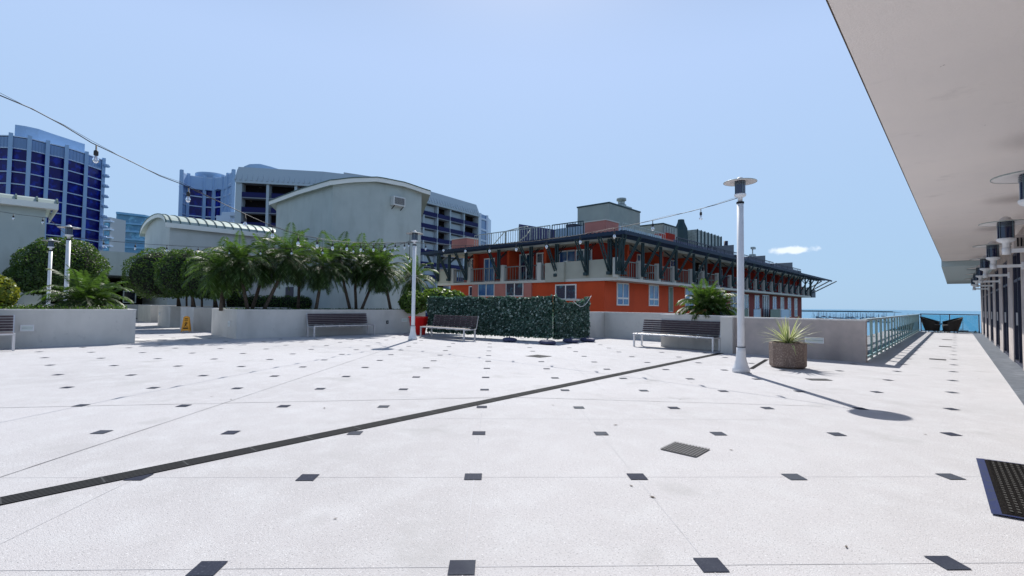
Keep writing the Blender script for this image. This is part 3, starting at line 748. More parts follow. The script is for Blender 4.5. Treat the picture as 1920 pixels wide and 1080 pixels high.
s = MB(); s.box(3.3, 1.91, -9, 38.5, 3.052, 3.6); s.build('roof', stucco2, t)
for a, b_ in zip(cs[:-1], cs[1:]):
    y0, y1 = a+.72, b_-.72
    f_ = MB()
    for y_ in (y0, (y0+y1)/2-.03, y1-.06): f_.box(1.07, 1.15, y_, y_+.06, .08, 2.7)
    for z_ in (.0, 2.0, 2.66): f_.box(1.075, 1.145, y0+.06, y1-.06, z_, z_+.06)
    wf = f_.build('window', navy2, t)
    g_ = MB(); g_.box(1.105, 1.115, y0+.06, y1-.06, .08, 2.66); g_.build('pane', glass_dark, wf)
    h_ = MB(); h_.box(1.04, 1.069, (y0+y1)/2+.05, (y0+y1)/2+.08, .95, 1.25); h_.build('handle', steel, wf)
s = MB(); s.box(.80, 1.049, 12.7, 13.15, 2.42, 2.68)
t2 = thing('wall_box', 'beige vented box high on the wall between two wall lamps', 'wall box', (.92, 12.9, 2.42)); s.build('case', stucco2, t2)
s = MB()
for k in range(4): s.box(.84+.045*k, .86+.045*k, 12.68, 12.699, 2.47, 2.63)
s.build('vent', darkp, t2)
# wall sconces
def make_sconce():
    t = thing('wall_lamp', '', 'wall lamp', (0, 0, 0), 'hatted wall lamps along the terrace building')
    z = 2.30
    lamp_head(t, z+.0)
    s = MB(); s.lathe([(0, z-.12), (.052, z-.12), (.052, z-.021), (0, z-.021)], n_=16); s.build('stem', white, t)
    s = MB(); s.box(.053, .42, -.03, .03, z-.095, z-.035); s.build('arm', white, t)
    s = MB(); s.box(.42, .45, -.075, .075, z-.14, z+.01); s.build('wall_plate', white, t)
    return t
sc = make_sconce()
ords = ['nearest wall lamp on the right building, cut off by the photo border', 'second nearest wall lamp on the right building, below the vented box side', 'third wall lamp from the camera along the right building', 'fourth wall lamp from the camera along the right building', 'fifth wall lamp from the camera along the right building', 'sixth wall lamp from the camera along the right building', 'farthest wall lamp along the right building']
for k, lb in enumerate(ords):
    o = sc if k == 0 else copy_tree(sc); place(o, (.60, 7.2+3.65*k, 0)); o['label'] = lb

# ================================================================== STAIR CORES WITH VAULTED ROOFS (left)
def vault(name, label, plan, f, ext, wallmat, split=True, at=None, over=.35, axis='Y', seams=True, fthick=.32):
    pass
# big core: cross-section runs in world X, vault axis in world Y
M1 = -24.0
P1 = on_m(620, 500, M1); W1 = P1[1]
P0 = on_w(515, 500, W1); P2 = on_m(788, 500, M1)
t = thing('stair_core', 'large grey-green stair core with curved roof and a window air conditioner', 'building', (M1, W1, 0))
def wx(p): q_ = mw(p[0], p[1]); return q_.x+.26*q_.y
keys = []
for (u, v), pl in (((505, 378), 'w'), ((560, 357), 'w'), ((620, 339), 'w'), ((660, 334), 'm'), ((710, 333), 'm'), ((760, 343), 'm'), ((803, 358), 'm')):
    q = on_w(u, v, W1-.25) if pl == 'w' else on_m(u, v, M1+.25)
    keys.append((wx(q), q[2]))
kx = [k_[0] for k_ in keys]; kz = [k_[1] for k_ in keys]
def froof(p): return float(np.interp(wx(p), kx, kz))
def dense(a, b_, n_): return [(a[0]+(b_[0]-a[0])*k/n_, a[1]+(b_[1]-a[1])*k/n_) for k in range(n_)]
Yd = Vector(tomw((-.26, 1, 0))); back2 = (P2[0]+Yd.x*8.5, P2[1]+Yd.y*8.5); back0 = (P0[0]+Yd.x*7, P0[1]+Yd.y*7)
plan = dense(P0, P1, 8)+dense(P1, P2, 14)+dense(P2, back2, 4)+dense(back2, back0, 14)+dense(back0, P0, 6)
s = MB(); s.prism(plan, 0, lambda p: froof(p)-.18); s.build('wall', bstucco, t)
# roof sheet swept along world Y
ny = mw(0, 0); Yd = Vector(tomw((-.26, 1, 0))); Yd = Vector((Yd.x, Yd.y, 0)); Xd = Vector(tomw((1, 0, 0)))
s = MB(); fa = MB(); sm_ = MB()
front = [(P0[0]-.45, W1-.3)] + dense((P0[0]-.3, W1-.3), (M1+.3, W1-.3), 8) + dense((M1+.3, W1-.3), (M1+.3, P2[1]+.35), 14) + [(M1+.3, P2[1]+.45)]
for k in range(len(front)-1):
    a, b_ = front[k], front[k+1]
    za, zb = froof(a), froof(b_)
    dpt = 9.0
    a2_ = (a[0]+Yd.x*dpt, a[1]+Yd.y*dpt); b2 = (b_[0]+Yd.x*dpt, b_[1]+Yd.y*dpt)
    s.face([(a[0], a[1], za), (b_[0], b_[1], zb), (b2[0], b2[1], zb), (a2_[0], a2_[1], za)])
    s.face([(a[0], a[1], za-.2), (a2_[0], a2_[1], za-.2), (b2[0], b2[1], zb-.2), (b_[0], b_[1], zb-.2)])
    fa.face([(a[0], a[1], za-.24), (b_[0], b_[1], zb-.24), (b_[0], b_[1], zb-.0), (a[0], a[1], za-.0)])
    sm_.bar((a[0], a[1], za+.02), (b_[0], b_[1], zb+.02), .07, .05)
s.build('roof', roofm, t); fa.build('fascia', fascia, t); sm_.build('roof_edge', seam, t)
q = on_m(743, 379, M1)
t2 = thing('air_conditioner', 'window air conditioner sticking out high on the large stair core', 'air conditioner', (M1, q[1], q[2]))
s = MB(); s.box(M1+.0, M1+.35, q[1]-.40, q[1]+.40, q[2]-.26, q[2]+.27); s.build('case', acwhite, t2, bevel=.02)
s = MB(); s.box(M1+.351, M1+.36, q[1]-.33, q[1]+.33, q[2]-.19, q[2]+.20); gr_ = s.build('grille', darkp, t2)
s = MB()
for k in range(7): s.box(M1+.361, M1+.368, q[1]-.33, q[1]+.33, q[2]-.17+k*.056, q[2]-.155+k*.056)
s.build('louvre', acwhite, gr_)
s = MB(); s.bar((M1, q[1]-.3, q[2]-.45), (M1+.3, q[1]-.3, q[2]-.27), .035); s.bar((M1, q[1]+.3, q[2]-.45), (M1+.3, q[1]+.3, q[2]-.27), .035); s.build('bracket', darkp, t2)
# dark door low on the core
s = MB(); a_ = on_w(518, 560, W1); b_ = on_w(550, 560, W1); s.box(b_[0]-.0, b_[0]-1.1, W1-.03, W1+.02, 0, 2.2); s.build('door', navy2, t)

def small_core(label, Mx, w0, w1, depth, zw, zr, rise, base=0, wm=bstucco2, gable=True):
    """block whose eave side looks to +m, gable end to -w"""
    t = thing('stair_core', label, 'building', (Mx, w0, base))
    K = 14; D = depth
    arc = [(Mx-D/2+D/2*math.cos(math.pi*k/K)*-1, zw+rise*math.sin(math.pi*k/K)) for k in range(K+1)]   # from back (-) to front
    s = MB()
    s.box(Mx-D, Mx, w0, w1, base, zw)
    b0 = len(s.v); 
    for w_ in (w0, w1):
        s.face([(x_, w_, z_) for x_, z_ in (arc if w_ == w0 else arc[::-1])])
    s.build('wall', wm, t)
    r_ = MB(); sm_ = MB(); fa = MB(); o_ = .3
    A2 = [(Mx-D/2+(x_-(Mx-D/2))*(1+2*o_/D), z_+.16) for x_, z_ in arc]
    for k in range(K):
        (xa, za), (xb, zb) = A2[k], A2[k+1]
        r_.face([(xa, w0-o_, za), (xb, w0-o_, zb), (xb, w1+o_, zb), (xa, w1+o_, za)], True)
        r_.face([(xa, w0-o_, za-.14), (xa, w1+o_, za-.14), (xb, w1+o_, zb-.14), (xb, w0-o_, zb-.14)], True)
        fa.face([(xa, w0-o_, za-.26), (xb, w0-o_, zb-.26), (xb, w0-o_, zb), (xa, w0-o_, za)])
        sm_.bar((xa, w0-o_, za+.02), (xb, w0-o_, zb+.02), .06, .05)
    w_ = w0
    while w_ < w1:
        for k in range(K//2, K): (xa, za), (xb, zb) = A2[k], A2[k+1]; sm_.bar((xa, w_, za+.02), (xb, w_, zb+.02), .05, .06)
        w_ += .55
    xe, ze = A2[-1]; fa.box(xe, xe+.06, w0-o_, w1+o_, ze-.3, ze+.02); r_.build('roof', roofm, t); sm_.build('roof_seams', seam, t); fa.build('fascia', fascia, t)
    return t
Mx = -39.5
g0 = on_m(318, 440, Mx); e0 = on_m(318, 421, Mx); e1_ = on_m(513, 440, Mx)
small_core('pale stair core with low curved roof behind the clipped hedge trees', Mx, g0[1], e1_[1]+4, 8.2, e0[2]-.1, 0, 1.0)
Mx = -34.6
g0 = on_m(85, 420, Mx); e0 = on_m(85, 391, Mx)
tc_ = thing('stair_core', 'grey-green stair core at the left border with ribbed pale roof edge', 'building', (Mx, g0[1], 0))
s = MB(); s.box(Mx-6, Mx, g0[1]-14, g0[1], 0, e0[2]); s.build('wall', bstucco, tc_)
s = MB(); sm_ = MB(); zz = e0[2]
for k in range(6):
    xs_ = [.46, .22, -.15, -1.5, -3, -4.5, -6]; zs_ = [.24, .43, .54, .62, .62, .54, .3]; xa, xb = Mx+xs_[k], Mx+xs_[k+1]; za, zb = zz+zs_[k], zz+zs_[k+1]
    s.face([(xb, g0[1]-14, zb), (xa, g0[1]-14, za), (xa, g0[1]+.42, za), (xb, g0[1]+.42, zb)])
    w_ = g0[1]+.4
    while w_ > g0[1]-12: sm_.bar((xa, w_, za+.03), (xb, w_, zb+.03), .06, .07); w_ -= .75
s.build('roof', roofm, tc_); sm_.build('roof_seams', seam, tc_)
s = MB(); s.box(Mx-.0, Mx+.46, g0[1]-14, g0[1]+.4, zz-.05, zz+.24); s.box(Mx-6, Mx+.46, g0[1]+.401, g0[1]+.44, zz-.05, zz+.3); s.build('fascia', fascia, tc_)

# link block with dark opening
Mx = -42.0
bt = on_m(235, 517, Mx); tp = on_m(235, 473, Mx)
t = thing('entry_block', 'low grey link block over a dark doorway between the stair cores', 'building', (Mx, 4, 0))
s = MB(); s.box(Mx-6, Mx, -1, 8.8, bt[2], tp[2]); s.box(Mx-6.2, Mx-6, -1, 8.8, 0, bt[2]); s.box(Mx-6, Mx, -1.2, -1.0, 0, tp[2]); s.box(Mx-6, Mx, 8.8, 9.0, 0, tp[2]); s.build('wall', bstucco, t)
s = MB(); s.box(Mx-6.0, Mx-.02, -.99, 8.79, .0, .012); s.box(Mx-5.99, Mx-5.95, -.98, 8.78, .02, bt[2]-.01); s.build('recess', black, t)  # black sheets on floor and back wall paint the opening's deep shade
a_ = on_m(231, 545, Mx-1); b_ = on_m(255, 568, Mx-1)
s = MB(); e = .07
s.box(Mx-1.05, Mx-1, a_[1], b_[1], a_[2]-e, a_[2]); s.box(Mx-1.05, Mx-1, a_[1], b_[1], b_[2], b_[2]+e); s.box(Mx-1.05, Mx-1, a_[1], a_[1]+e, b_[2]+e, a_[2]-e); s.box(Mx-1.05, Mx-1, b_[1]-e, b_[1], b_[2]+e, a_[2]-e)
wf = s.build('window_frame', galv, t); s = MB(); s.box(Mx-1.03, Mx-1.02, a_[1]+e, b_[1]-e, b_[2]+e, a_[2]-e); s.build('pane', glass_dark, wf)
s = MB(); s.box(Mx-1.2, Mx-.9, -.9, 8.7, 0, 1.0); s.build('low_wall', stucco, t)

# ================================================================== ORANGE APARTMENT BUILDING
OB = thing('apartment_building', 'orange and red apartment building with steel trellis and balconies behind the parapet', 'building', (-16.1, 25.8, -18))
WR, WL = -16.1, 25.8          # lower wall planes: right face m=WR, left face w=WL
WEND, MEND = 78.0, -31.0
def ob(name, mat, fn, parent=None, **k):
    mb = MB(); fn(mb); return mb.build(name, mat, parent or OB, **k)
ob('lower_wall', orange, lambda b: b.prism([(MEND, WL), (WR, WL), (WR, 44.5), (MEND, 44.5)], -18, 3.0))
ob('lower_wall', maroon, lambda b: b.prism([(MEND, 44.51), (WR-.0, 44.51), (WR, WEND), (MEND, WEND)], -18, 3.0))
# balcony slab
ob('balcony_slab', slabm, lambda b: (b.prism([(MEND-1.6, 24.75+.9), (-15.0, 25.65), (-15.0, WEND+.2), (-17.4, WEND+.2), (-17.4, 27.2), (MEND-1.6, 27.2)], 2.88, 3.06)))
# upper storey walls set back
UW = -17.5; UL = 27.3
ob('upper_wall', redst, lambda b: b.prism([(MEND, UL), (UW, UL), (UW, WEND), (MEND, WEND)], 3.061, 5.40))
ob('roof_slab', cream, lambda b: b.prism([(MEND-1.2, 25.9), (-15.4, 25.9), (-15.4, WEND), (MEND-1.2, WEND)], 5.42, 5.74))
# party walls between flats on both faces, in orange
rp = [25.7, 28.6, 31.2, 33.7, 36.9, 39.4, 42.6, 45.8, 48.3, 50.6, 53.4, 56.2, 59.3, 62.9, 65.8, 68.5, 71.6, 74.6, 77.5]
lp = [-16.72, -19.02, -21.33, -24.92, -28.68, -30.74, -32.44]
for k, w_ in enumerate(rp[1:]):
    if k % 2 == 0 or k > 8: ob('party_wall', orange if k < 6 else redst, lambda b: b.box(UW, -16.0, w_-.12, w_+.12, 3.061, 5.42))
for m_ in (-21.3, -24.9, -28.7): ob('party_wall', orange, lambda b: b.box(m_-.12, m_+.12, 26.3, UL, 3.061, 5.42))
# balcony piers
for w_ in rp: ob('balcony_pier', slabm, lambda b: b.box(-15.35, -15.02, w_-.16, w_+.16, 3.061, 4.28))
for m_ in lp[1:]: ob('balcony_pier', slabm, lambda b: b.box(m_-.17, m_+.17, 25.67, 26.0, 3.061, 4.28))
# solid corner parapet and left-end parapet
ob('balcony_parapet', cream, lambda b: (b.box(-19.0, -15.02, 25.665, 25.85, 3.061, 4.22)))
ob('balcony_parapet', cream, lambda b: b.box(-20.6, -19.0, 25.45, 25.664, 2.87, 4.18))
ob('balcony_parapet', cream, lambda b: b.box(-32.6, -30.9, 25.665, 25.85, 3.061, 4.1))
# balcony railings
def rail(p, q, z0, z1, n_, name='balcony_railing', mat=None, tk=.03):
    def fn(b):
        P_, Q_ = Vector(p), Vector(q); b.bar((P_.x, P_.y, z1), (Q_.x, Q_.y, z1), .06); b.bar((P_.x, P_.y, z0+.08), (Q_.x, Q_.y, z0+.08), .04)
        for k in range(n_+1):
            c = P_ + (Q_-P_)*k/n_; big = (k % 6 == 0); b.bar((c.x, c.y, z0), (c.x, c.y, z1), tk*(1.8 if big else 1))
    return ob(name, mat or (baluster if max(p[1], q[1]) < 44 else navy2), fn)
for a, c in zip(rp[:-1], rp[1:]):
    rail((-15.2, a+.17), (-15.2, c-.17), 3.06, 4.12, max(5, int((c-a)/.3)) if a < 50 else 5, tk=.022)
for a, c in zip(lp[1:-2], lp[2:-1]): rail((a-.17, 25.82), (c+.17, 25.82), 3.06, 4.12, int((a-c)/.28), tk=.022)
rail((-28.85, 25.82), (-30.6, 25.82), 3.06, 4.12, 6)
# windows
def win_m(M, w0, w1, z0, z1, gm=winblue, split=None, bars=1, fm=winframe, e=.08, nm='window'):
    def fr(b):
        b.box(M, M+.06, w0, w1, z0, z0+e); b.box(M, M+.06, w0, w1, z1-e, z1); b.box(M, M+.06, w0, w0+e, z0+e, z1-e); b.box(M, M+.06, w1-e, w1, z0+e, z1-e)
        for k in range(1, bars+1): x_ = w0+(w1-w0)*k/(bars+1); b.box(M, M+.055, x_-e/2, x_+e/2, z0+e, z1-e)
        if split: zz_ = z0+(z1-z0)*split; b.box(M, M+.05, w0+e, w1-e, zz_-e*.7, zz_+e*.7)
    f = ob(nm, fm, fr); ob('pane', gm, lambda b: b.box(M+.003, M+.03, w0+e, w1-e, z0+e, z1-e), f); return f
def win_w(W, m0, m1, z0, z1, gm=windark, split=None, bars=1, fm=winframe, e=.08, nm='window'):
    def fr(b):
        b.box(m0, m1, W-.06, W, z0, z0+e); b.box(m0, m1, W-.06, W, z1-e, z1); b.box(m0, m0+e, W-.06, W, z0+e, z1-e); b.box(m1-e, m1, W-.06, W, z0+e, z1-e)
        for k in range(1, bars+1): x_ = m0+(m1-m0)*k/(bars+1); b.box(x_-e/2, x_+e/2, W-.055, W, z0+e, z1-e)
        if split: zz_ = z0+(z1-z0)*split; b.box(m0+e, m1-e, W-.05, W, zz_-e*.7, zz_+e*.7)
    f = ob(nm, fm, fr); ob('pane', gm, lambda b: b.box(m0+e, m1-e, W-.03, W-.003, z0+e, z1-e), f); return f
def onr(u, v): q = on_m(u, v, WR); return q[1], q[2]
def onl(u, v): q = on_w(u, v, WL); return q[0], q[2]
for (u0, u1, v0, v1) in ((1156, 1178, 529, 573), (1216, 1234, 533, 574), (1284, 1300, 537, 581)):
    w0, z1 = onr(u0, v0); w1, z0 = onr(u1, v1); win_m(WR, w0, w1, z0, z1-.02, split=.32)
w0, z1 = onr(1253, 536); w1, z0 = onr(1261, 585); win_m(WR, w0, w1, z0, 2.85, gm=greenpan, bars=0, nm='service_door', fm=galv)
for (u0, u1, v0, v1, gm) in ((1042, 1081, 533, 562, windark), (949, 982, 529, 556, windark), (897, 928, 531, 556, winblue), (880, 887, 536, 556, windark)):
    m0, z1 = onl(u0, v0); m1, z0 = onl(u1, v1); win_w(WL, m0, m1, z0, z1-.02, gm, bars=1 if u1-u0 > 12 else 0)
for u0, u1 in ((887, 897), (929, 949), (984, 998)):
    m0, _ = onl(u0, 545); m1, _ = onl(u1, 545); ob('pilaster', pinkst, lambda b: b.box(m0, m1, WL-.12, WL-.002, -6, 2.87))
ob('window_sill', slabm, lambda b: b.box(onl(1040, 562)[0], onl(1090, 562)[0], WL-.2, WL-.002, 1.62, 1.74))
# upper storey doors and windows
for k, (m0, m1, gm) in enumerate(((-18.9, -17.9, windark), (-22.9, -21.7, windark), (-27.9, -26.3, winblue), (-24.6, -23.2, windark), (-30.6, -29.6, windark), (-20.8, -19.3, winblue))):
    win_w(UL, m0, m1, 3.1, 5.2, gm, bars=1, nm='balcony_door', e=.1)
for k, (a, c) in enumerate(zip(rp[:-1], rp[1:])):
    x_ = a + (c-a)*(.15 if k % 2 else .45); win_m(UW, x_+.2, min(x_+1.5, c-.2), 3.1, 5.25, winblue if k % 3 else windark, bars=1 if k < 8 else 0, nm='balcony_door', e=.1)
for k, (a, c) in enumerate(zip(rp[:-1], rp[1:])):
    if k in (1, 3) or k > 4: ob('shade_sheet', bay_shade, lambda b: b.box(UW+.002, UW+.012, a+.2, c-(.9 if k % 3 == 0 else .2), 3.07, 5.4))  # thin dark sheets on the wall: painted shade of the deep bays
for k, (a, c) in enumerate(zip(rp[:-1], rp[1:])):
    if k in (2, 5, 6, 9, 12, 13, 16): ob('patio_table', galv, lambda b: (b.box(-16.9, -16.2, (a+c)/2-.35, (a+c)/2+.35, 3.75, 3.8), b.box(-16.6, -16.5, (a+c)/2-.05, (a+c)/2+.05, 3.061, 3.749)))
# deeper red bay on left face
ob('upper_bay', redst, lambda b: b.box(-28.5, -25.2, 26.6, UL-.01, 3.061, 5.42)); ob('upper_bay', redst, lambda b: b.box(-19.0, -16.7, 26.7, UL-.01, 3.061, 5.42))
win_w(26.6, -27.8, -26.6, 3.1, 5.0, winblue, nm='balcony_door')
win_w(26.7, -18.9, -17.6, 3.6, 5.1, windark)
# lower storeys seen further along the right face
for k, w_ in enumerate((46.5, 50, 53.3, 57, 60.5, 64, 67.5, 71, 74.5)):
    for zb in (-.1, -3.1):
        z0_, z1_ = zb+.3, zb+2.8
        if k in (1, 4):
            ob('window', winframe, lambda b: (b.box(WR+.01, WR+.07, w_-.9, w_-.8, z0_, z1_), b.box(WR+.01, WR+.07, w_+.8, w_+.9, z0_, z1_), b.box(WR+.01, WR+.06, w_-.05, w_+.05, z0_, z1_)))
            ob('recess', windark, lambda b: b.box(WR+.004, WR+.009, w_-1.3, w_+1.3, z0_-.1, z1_+.1))
        else: win_m(WR, w_-.8, w_+.8, z0_, z1_, winblue if k % 2 else windark, split=.4 if k > 4 else None)
for (w0, w1, mt_) in ((44.7, 47.9, greenpan), (48.6, 50.6, greenpan), (52.3, 54.6, palepan), (58.2, 62.2, greenpan), (62.6, 66.4, palepan)):
    for zb in (0.05, -2.95):
        ob('balcony', slabm, lambda b: b.box(WR+.08, -15.0, w0, w1, zb-.16, zb)); ob('balcony_panel', mt_, lambda b: b.box(-15.08, -15.02, w0, w1-.2, zb+.02, zb+1.1))
        ob('balcony_pier', slabm, lambda b: b.box(-15.3, -15.0, w1-.19, w1, zb+.01, zb+1.2))
# steel trellis
TO_R, TO_L = -13.85, 24.35    # outer lines
ZT = 5.45
def tre(b):
    b.box(TO_R-.10, TO_R, TO_L, 87.0, ZT, ZT+.22); b.box(MEND-2.6, TO_R-.101, TO_L, TO_L+.10, ZT, ZT+.22)
    for o_ in (.55, 1.1, 1.65): b.box(TO_R-o_-.05, TO_R-o_, TO_L+o_, 84+o_, ZT+.05, ZT+.20); b.box(MEND-2.4, TO_R-o_-.051, TO_L+o_, TO_L+o_+.05, ZT+.05, ZT+.20)
ob('trellis_beam', teal_trellis, tre)
def tre2(b):
    w_ = TO_L+.3
    while w_ < 87: b.box(TO_R-2.0, TO_R-.101, w_, w_+.07, ZT+.205, ZT+.27); w_ += .30
    m_ = TO_R-.3
    while m_ > MEND-2.5: b.box(m_-.07, m_, TO_L+.101, TO_L+2.0, ZT+.205, ZT+.27); m_ -= .30
ob('trellis_slats', teal_trellis, tre2)
def bracket(base, outd, along, zb=3.35, reach=1.2, far=False):
    B = Vector((base[0], base[1], 0)); o_ = Vector((*outd, 0)); al = Vector((*along, 0))
    def fn(b):
        for s_ in ((-.09, .09) if not far else (0,)):
            a = B + al*s_ + o_*.02; tt_ = .075 if not far else .12
            b.bar((a.x, a.y, zb), (a.x, a.y, ZT), tt_+.03)
            c = a + o_*reach; b.bar((a.x, a.y, zb+.05), (c.x, c.y, ZT), tt_)
            d_ = a - o_*.9; e_ = a + o_*.35; b.bar((a.x, a.y, ZT-.75), (d_.x, d_.y, ZT-.05), .05)
        a = B + o_*.10; b.box(a.x-.13, a.x+.13, a.y-.13, a.y+.13, zb-.12, zb+.08)
        if not far:
            for k in range(1, 8):
                f = k/8; c = B + o_*(reach*f+.02); z = zb+.05+(ZT-zb-.05)*f; p = c-al*.09; q = c+al*.09; b.bar((p.x, p.y, z), (q.x, q.y, z), .04)
    ob('trellis_bracket', tealst, fn)
for k, w_ in enumerate(rp): bracket((-14.97, w_ if k else 26.0), (1, 0), (0, 1), far=k > 9)
for m_ in (-15.6, -17.3, -19.7, -22.0, -25.2, -28.9, -31.0, -32.5): bracket((m_, 25.62), (0, -1), (1, 0))
bracket((-15.05, 25.6), (.72, -.72), (.7, .7), reach=1.55)
for k in range(3): bracket((-15.0-.7*k, 78.3), (.25, 1), (1, 0), reach=7.5-k*.6, far=True)
ob('end_balcony', navy2, lambda b: b.box(-17, -14.9, 78.25, 80.8, 2.9, 4.0))
# roof terrace
ob('roof_planter', pinkst, lambda b: b.box(-17.7, -16.1, 25.95, 27.5, 5.742, 6.72))
def up(p): return p
a_ = on_w(847, 450, WL); b2_ = on_w(875, 450, WL)
ob('roof_planter', pinkst, lambda b: b.box(a_[0], b2_[0], WL, WL+1.3, 5.742, a_[2]))
ob('planter_cap', slabm, lambda b: b.box(a_[0]-.05, b2_[0]+.05, WL-.05, WL+1.35, a_[2]+.001, a_[2]+.08))
ob('planter_cap', slabm, lambda b: b.box(-17.75, -16.05, 25.90, 27.55, 6.721, 6.78))
for w0, w1, h_ in ((34.0, 35.8, 6.5), (38.2, 39.8, 6.3), (50.2, 51, 6.6), (63, 64, 6.6), (76.8, 77.9, 6.6)): ob('roof_planter', pinkst if w0 < 45 else navy2, lambda b: b.box(-17.2, -16.1, w0, w1, 5.742, h_))
ob('roof_wall', redst, lambda b: b.box(-18.2, -17.0, 37.9-1.2, 38.1, 5.742, 7.3))
for (p, q, n_) in (((-15.9, 27.6), (-15.9, 33.9), 22), ((-15.9, 35.9), (-15.9, 50), 40), ((-15.9, 51.1), (-15.9, 62.9), 28), ((-15.9, 64.1), (-15.9, 76.7), 28)):
    rail(p, q, 5.745, 6.75, n_, 'roof_railing', galv if p[1] < 35 else navy2, .03)
    ob('screen_glass', palepan if p[1] < 35 else navy, lambda b: b.box(p[0]-.3, p[0]-.28, p[1], q[1], 5.85, 6.6))
for (p, q, n_) in (((-17.8, 25.95), (-20.4, 25.95), 12), ((-20.6, 25.95), (-24.8, 25.95), 18), ((-24.9, 25.95), (-28.3, 25.95), 14)): rail(p, q, 5.745, 6.85, n_, 'roof_railing', galv if p[0] < -20.5 else tealst, .028)
ob('screen_glass', palepan, lambda b: b.box(-20.3, -17.85, 26.2, 26.22, 5.8, 6.6))
# stair handrail on roof
ob('stair_handrail', galv, lambda b: (b.tube([(-26.6, 26.2, 5.8), (-25.2, 26.2, 6.9), (-23.6, 26.2, 7.05), (-22.9, 26.2, 7.05), (-22.6, 26.2, 6.8), (-23.0, 26.2, 6.4), (-23.6, 26.2, 6.1)], .035)))
# slanted navy screen left of the penthouse
sa, sb = on_w(973, 420, 28.5), on_w(1062, 434, 28.5)
ob('slanted_screen', navy, lambda b: b.prism([(sa[0], 28.5), (sb[0], 28.5), (sb[0], 29.3), (sa[0], 29.3)], 5.742, lambda p: sa[2] if p[0] == sa[0] else sb[2]))
ob('screen_posts', galv, lambda b: [b.box(sa[0]+k*.62, sa[0]+k*.62+.05, 28.46, 28.499, 5.742, sa[2]-.1-(sa[2]-sb[2])*k*.62/(sb[0]-sa[0])) for k in range(int((sb[0]-sa[0])/.62)+1)])
ob('roof_unit', navy2, lambda b: b.box(on_w(1061, 420, 28.4)[0], on_w(1077, 420, 28.4)[0], 28.4, 29.4, 5.742, on_w(1068, 420, 28.4)[2]))
# penthouses
PM = -18.0
c1 = on_m(1142, 381, PM); c1b = on_m(1200, 399, PM); l1 = on_w(1083, 390, c1[1])
ob('penthouse', greybox, lambda b: b.box(l1[0], PM, c1[1], c1b[1], 5.742, c1[2]))
ob('penthouse_cap', tealst, lambda b: b.box(l1[0]-.05, PM+.05, c1[1]-.05, c1b[1]+.05, c1[2]+.001, c1[2]+.1))
v1_, v2_ = on_m(1164, 380, PM-.8), on_m(1187, 380, PM-.8)
vc = ((PM-1.3), (v1_[1]+v2_[1])/2)
ob('roof_vent', galv, lambda b: (b.box(vc[0]-.6, vc[0]+.5, vc[1]-.8, vc[1]+.8, c1[2]+.11, c1[2]+.55), b.lathe([(.38, c1[2]+.55), (.38, c1[2]+.7), (.27, c1[2]+.72), (.27, c1[2]+1.0), (.38, c1[2]+1.02), (.38, c1[2]+1.2), (0, c1[2]+1.22)], vc, 16)))
c2 = on_m(1243, 420, PM); c2b = on_m(1270, 428, PM); l2 = on_w(1172, 425, c2[1])
ob('penthouse', greybox, lambda b: b.box(l2[0], PM, c2[1], c2b[1], 5.742, c2[2]))
ob('penthouse_cap', tealst, lambda b: b.box(l2[0]-.05, PM+.05, c2[1]-.05, c2b[1]+.05, c2[2]+.001, c2[2]+.1))
ob('penthouse_ribs', galv, lambda b: [b.box(PM+.002, PM+.05, c2[1]+.2+k*.5, c2[1]+.32+k*.5, 6.4, c2[2]-.1) for k in range(int((c2b[1]-c2[1])/.5))])
c3 = on_m(1306, 430, PM); c3b = on_m(1346, 441, PM); l3 = on_w(1272, 432, c3[1])
ob('penthouse', galv, lambda b: b.prism([(l3[0], c3[1]), (PM, c3[1]), (PM, c3b[1]+1.2), (l3[0], c3b[1]+1.2)], 5.742, c3[2]))
ob('penthouse_ribs', tealst, lambda b: [b.box(PM+.002, PM+.08, c3[1]+.1+k*.9, c3[1]+.22+k*.9, 5.742, c3[2]+.05) for k in range(int((c3b[1]+1.2-c3[1])/.9)+1)])
tw = on_m(1277, 412, PM-1); 
ob('roof_turret', tealst, lambda b: b.lathe([(.75, 6), (.62, tw[2]-.9), (.35, tw[2]-.3), (.3, tw[2]), (0, tw[2])], (PM-1, tw[1]), 8, False))
for (u0, u1, v0) in ((1338, 1376, 459), (1397, 1435, 479), (1438, 1486, 492), (1330, 1342, 462)):
    q0, q1 = on_m(u0, v0, PM+.6), on_m(u1, v0, PM+.6)
    ob('roof_shed', navy2, lambda b: b.prism([(PM-3, q0[1]), (PM+.6, q0[1]), (PM+.6, q1[1]), (PM-3, q1[1])], 5.742, lambda p: on_m(u0, v0+3, PM+.6)[2] if p[1] == q0[1] else q1[2]))
q = on_m(1361, 452, PM); ob('roof_pipe', navy2, lambda b: b.tube([(PM, q[1], 6), (PM, q[1], q[2])], .22, 8))
q = on_m(1411, 463, PM); ob('roof_antenna', galv, lambda b: (b.tube([(PM, q[1], 6), (PM, q[1], q[2])], .07, 6), b.box(PM-.3, PM+.3, q[1]-.3, q[1]+.3, q[2]-1.3, q[2]-.9), b.box(PM-.2, PM+.2, q[1]-.1, q[1]+.6, q[2]-.25, q[2])))
ob('foundation', slabm, lambda b: b.box(MEND+.1, WR-.1, WL+.1, WEND-.1, -18, -17.5))

